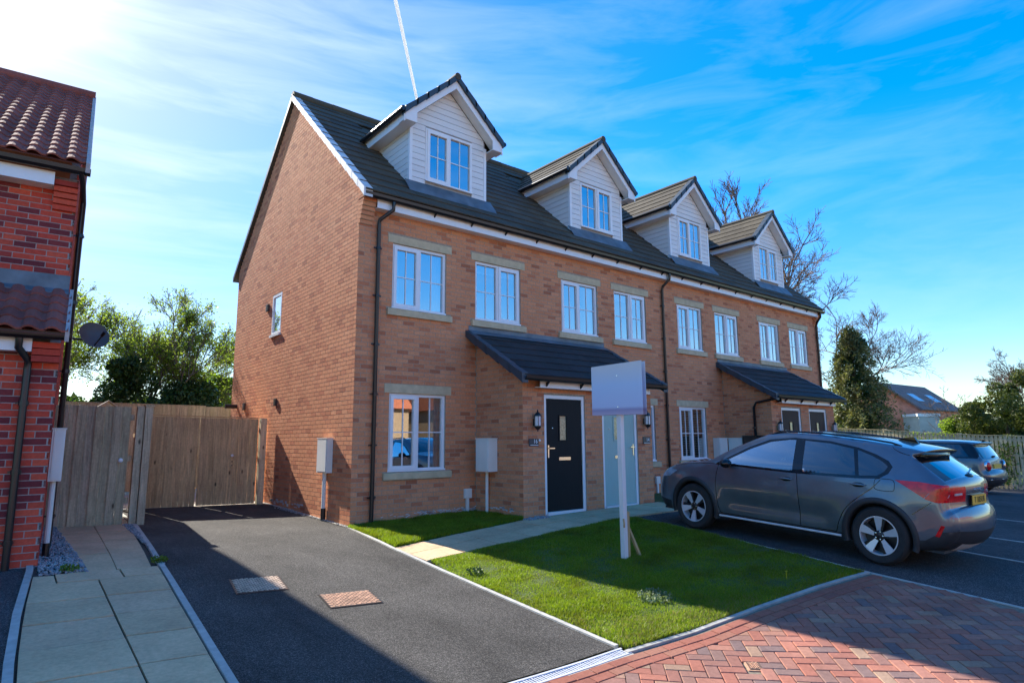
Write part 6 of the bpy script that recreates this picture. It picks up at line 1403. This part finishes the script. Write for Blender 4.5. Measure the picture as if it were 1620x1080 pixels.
for k in range(5):
    y = -3.9 + k * .14; z = -.4; pts_ = [(21.45, y, z)]
    for j in range(7): y += random.gauss(0, .09); z += .2; pts_.append((21.42, y, z)); C0_ += [(21.38 + random.gauss(0, .04), y + random.gauss(0, .08), z + random.gauss(0, .06)) for _ in range(8)]
    st_.tube(pts_, .008, 4)
st_.build('stems', m_bark, cl_); foliage('leaves', np.array(C0_), .05, m_leaf_br, cl_)
# left background
GT = 'spring trees behind the back fence'
tree('spring_tree', 'young tree in thin spring leaf beside the red house wall', 'tree', (-3.6, 11.9, .2), 6.3, 3, .06, 6, .55, .6, m_leaf_lt, .036, 3, group=GT, stems=2, kids=(3, 4), lspread=.10, cut=3)
tree('spring_tree', 'middle young tree in thin spring leaf above the dark ivy bush', 'tree', (-1.9, 12.3, .2), 5.9, 14, .055, 6, .55, .6, m_leaf_lt, .036, 3, group=GT, stems=2, kids=(3, 4), lspread=.10, cut=3)
tree('spring_tree', 'thin young tree in sparse leaf between the two ivy bushes', 'tree', (-.75, 11.9, .2), 5.7, 21, .05, 6, .5, .6, m_leaf_lt, .034, 2, group=GT, stems=3, kids=(3, 4), lspread=.10, cut=3)
tree('spring_tree', 'low leaning tree in sparse leaf near the gable', 'tree', (.35, 12.1, .2), 4.3, 33, .04, 6, .75, .35, m_leaf_lt, .034, 2, group=GT, kids=(3, 4), lspread=.10, cut=3)
tree('bare_tree', 'slim bare tree just left of the gable edge', 'tree', (1.55, 13.2, .2), 5.8, 9, .035, 5, .45, .6, matb=m_twig, kids=(2, 4), minr=.007)
bush('ivy_bush', 'dark rounded ivy bush behind the fence, the left one', 'bush', (-1.75, 11.2), .8, .6, 3.3, m_leaf_dk, 44, 420, .05, .42, 'dark ivy bushes behind the back fence', .2, 'dome', 51)
bush('ivy_bush', 'dark spreading ivy bush behind the fence, nearer the gable', 'bush', (-.15, 10.8), 1.1, .6, 2.75, m_leaf_dk, 44, 420, .05, .42, 'dark ivy bushes behind the back fence', .2, 'dome', 52)
bush('ivy_bush', 'dark ivy bush hard against the red house drainpipe', 'bush', (-3.7, 10.8), .55, .6, 3.2, m_leaf_dk, 26, 420, .05, .38, 'dark ivy bushes behind the back fence', .2, 'dome', 53)
bush('bush', 'bright green bush at the gable edge behind the fence', 'bush', (1.15, 12.4), .8, .8, 3.2, m_leaf_br, 22, 300, .055, .38, None, .2, 'dome', 54)
bush('bush', 'bright sunlit undergrowth between the trees behind the fence', 'bush', (-2.8, 12.6), 1.5, .5, 2.6, m_leaf_br, 24, 130, .055, .36, None, .2, 'dome', 55)

# ================================================================ DISTANT HOUSE on the right
dh = root('distant_house', 'distant red brick house with a brown roof and two skylights beyond the conifer', 'building', (46, 8, 0))
ap_, r2_, vb = atdist(1392, 607, 45), atdist(1432, 612, 47.5), atdist(1456, 646, 44.5)
ridge = (r2_ - ap_); ridge.z = 0; down = vb - ap_
lf_ = ap_ - Vector((down.x, down.y, -down.z)); gl_ = [Vector((vb.x, vb.y, -1)), Vector((vb.x, vb.y, vb.z)), ap_.copy(), Vector((lf_.x, lf_.y, vb.z)), Vector((lf_.x, lf_.y, -1))]
ridge = ridge.normalized() * 7.5
MB().add([v for v in gl_] + [v + ridge for v in gl_], [(0, 1, 2, 3, 4), (9, 8, 7, 6, 5), (0, 5, 6, 1), (3, 8, 9, 4)]).build('wall', M('far_red_brick', (.68, .23, .13), .9, var=.25, s=3), dh)
def sl4(p, q_, o=.12):
    n = (q_ - p).cross(ridge).normalized(); n = n if n.z > 0 else -n; a, b = p - (q_ - p) * .0 + n * o, q_ + (q_ - p) * .08 + n * o; e0 = -ridge.normalized() * .3
    return [a + e0, b + e0, b + ridge, a + ridge], n
m_far = M('far_brown_tile', (.22, .14, .12), .85, var=.25, s=3)
q4, nR = sl4(ap_, vb); MB().add(q4 + [p - nR * .12 for p in q4], BOXF if False else [(0, 1, 2, 3), (4, 7, 6, 5), (0, 4, 5, 1), (1, 5, 6, 2), (2, 6, 7, 3), (3, 7, 4, 0)]).build('roof', m_far, dh)
q5, nL = sl4(ap_, Vector((lf_.x, lf_.y, vb.z))); MB().add(q5 + [p - nL * .12 for p in q5], [(0, 1, 2, 3), (4, 7, 6, 5), (0, 4, 5, 1), (1, 5, 6, 2), (2, 6, 7, 3), (3, 7, 4, 0)]).build('roof', m_far, dh)
for u0, u1 in ((.20, .34), (.60, .74)):
    a, b = q4[0].lerp(q4[3], u0), q4[0].lerp(q4[3], u1); c, d = q4[1].lerp(q4[2], u0), q4[1].lerp(q4[2], u1); P = [a.lerp(c, .40), a.lerp(c, .68), b.lerp(d, .68), b.lerp(d, .40)]
    MB().add([p + nR * .05 for p in P] + [p + nR * .0 for p in P], [(0, 1, 2, 3), (0, 4, 5, 1), (1, 5, 6, 2), (2, 6, 7, 3), (3, 7, 4, 0)]).build('skylight', M('skylight_glass', (.35, .42, .5), .08, spec=1), dh)
e1, e2 = atdist(1453, 655, 43), atdist(1486, 655, 43)
dx_ = (e2 - e1); bk = Vector((dx_.y, -dx_.x, 0)).normalized() * -5
ext = root('flat_roofed_extension', 'small pale extension with a flat white edged roof beside the distant house', 'building', (e1.x, e1.y, 0)); Z_ = e1.z
def pr4(a, b, bk, z0, z1): return [Vector((p.x, p.y, z)) for z in (z0, z1) for p in (a, b, b + bk, a + bk)]
m_render = M('pale_render', (.42, .42, .38), .9, var=.15, s=2)
MB().add(pr4(e1, e2, bk, -1, Z_ - .15), [(0, 1, 2, 3), (4, 7, 6, 5), (0, 4, 5, 1), (1, 5, 6, 2), (2, 6, 7, 3), (3, 7, 4, 0)]).build('wall', m_render, ext)
MB().add(pr4(e1 - dx_ * .05, e2 + dx_ * .05, bk, Z_ - .14, Z_ + .05), [(0, 1, 2, 3), (4, 7, 6, 5), (0, 4, 5, 1), (1, 5, 6, 2), (2, 6, 7, 3), (3, 7, 4, 0)]).build('roof', m_upvc, ext)
hh = []
for i in range(60): hh.append((60 + i * 1.6, 18 - i * .5 + math.sin(i) * 2))
# far belt of trees closing the view
def belt(name, pts, h, per, label, mat, s=.5, lump=2.0):
    cs = []
    for (x, y) in pts:
        for k in range(4): cs.append(((x + random.gauss(0, 1.5), y + random.gauss(0, 1.5), random.uniform(-1, h - lump)), lump * random.uniform(.6, 1.2)))
    o = foliage(name, clumps(cs, per), s, mat, None); return tag(o, label, 'trees', kind='stuff')
m_far_leaf = M_leaf('far_tree_leaf', (.035, .05, .025), (.07, .085, .04), .2)
belt('distant_trees', [(58 + i * 1.6, 26 - i * 1.35) for i in range(40)], 4.6, 150, 'dark line of distant trees on the horizon behind the far house', m_far_leaf)
belt('distant_trees', [(-40 + i * 2.0, 62 + math.sin(i) * 3) for i in range(32)], 6.5, 130, 'line of distant trees on the horizon behind the back gardens', m_far_leaf, .6)
# the other side of the close, seen in the window reflections
oh = root('house_opposite', 'brick house with an orange tiled roof across the close', 'building', (-3, -30, -1)); ox, oy = -2.0, -30.0
m_or = M('orange_roof_tile', (.42, .13, .06), .85, var=.2, s=5); m_bf = M('buff_brick', (.36, .25, .15), .9, var=.15, s=6)
MB().box(ox - 5, ox + 5, oy - 7, oy, -1.5, 3.9).build('wall', m_bf, oh); MB().prism([(oy + .4, 3.7), (oy - 3.5, 7.0), (oy - 7.4, 3.7)], 'x', ox - 5.2, ox + 5.2).build('roof', m_or, oh)
for xx in (-3.6, -1.2, 1.2, 3.6):
    for zz in (.0, 2.2): f_ = MB().box(ox + xx - .6, ox + xx + .6, oy + .0, oy + .06, zz, zz + 1.2).build('window', m_upvc, oh); MB().box(ox + xx - .5, ox + xx + .5, oy + .061, oy + .07, zz + .1, zz + 1.1).build('pane', m_gloss, f_)
for hx, lb in ((-19, 'brick house across the close far to the left'), (28, 'brick house across the close far to the right')):  # unseen houses added so their sunlit walls bounce warm fill light
    oh3 = root('house_opposite', lb, 'building', (hx, -30, -1)); MB().box(hx - 6, hx + 6, -38, -30, -1.5, 3.9).build('wall', m_bf, oh3); MB().prism([(-29.6, 3.7), (-34, 7.0), (-38.4, 3.7)], 'x', hx - 6.2, hx + 6.2).build('roof', m_or, oh3)
oh2 = root('house_opposite', 'red brick house with a brown roof across the close', 'building', (14, -32, -1)); ox = 13.5
MB().box(ox - 6, ox + 6, oy - 9, oy - 2, -1.5, 3.9).build('wall', m_bf, oh2); MB().prism([(oy - 1.6, 3.7), (oy - 5.5, 7.0), (oy - 9.4, 3.7)], 'x', ox - 6.2, ox + 6.2).build('roof', m_or, oh2)
tree('bare_tree', 'bare tree across the close behind the camera', 'tree', (5.5, -27, -1), 9.5, 41, .2, 4, .8, .3, matb=m_twig, kids=(3, 5), minr=.015)
# vapour trails, high up
m_trail, n_, p_, o_ = newmat('vapour'); n_.nodes.remove(p_); t_ = n_.nodes.new('ShaderNodeBsdfTranslucent'); t_.inputs[0].default_value = (.95, .95, .95, 1); d_ = n_.nodes.new('ShaderNodeBsdfDiffuse'); d_.inputs[0].default_value = (.95, .95, .95, 1)
x_ = n_.nodes.new('ShaderNodeMixShader'); n_.links.new(t_.outputs[0], x_.inputs[1]); n_.links.new(d_.outputs[0], x_.inputs[2]); n_.links.new(x_.outputs[0], o_.inputs[0])
def trail(a, b, d0, d1, r0, r1, label):
    A, B = atdist(*a, d0), atdist(*b, d1); n = 60; pts_ = [A.lerp(B, t / n) for t in range(n + 1)]; mb = MB()
    mb.tube(pts_, r0, 20, True, r1); tag(mb.build('vapour_trail', m_trail, None, smooth=True), label, 'vapour trail')
trail((617, -40), (662, 168), 4200, 5200, 15, 11, 'thin white vapour trail running down to the nearest dormer')
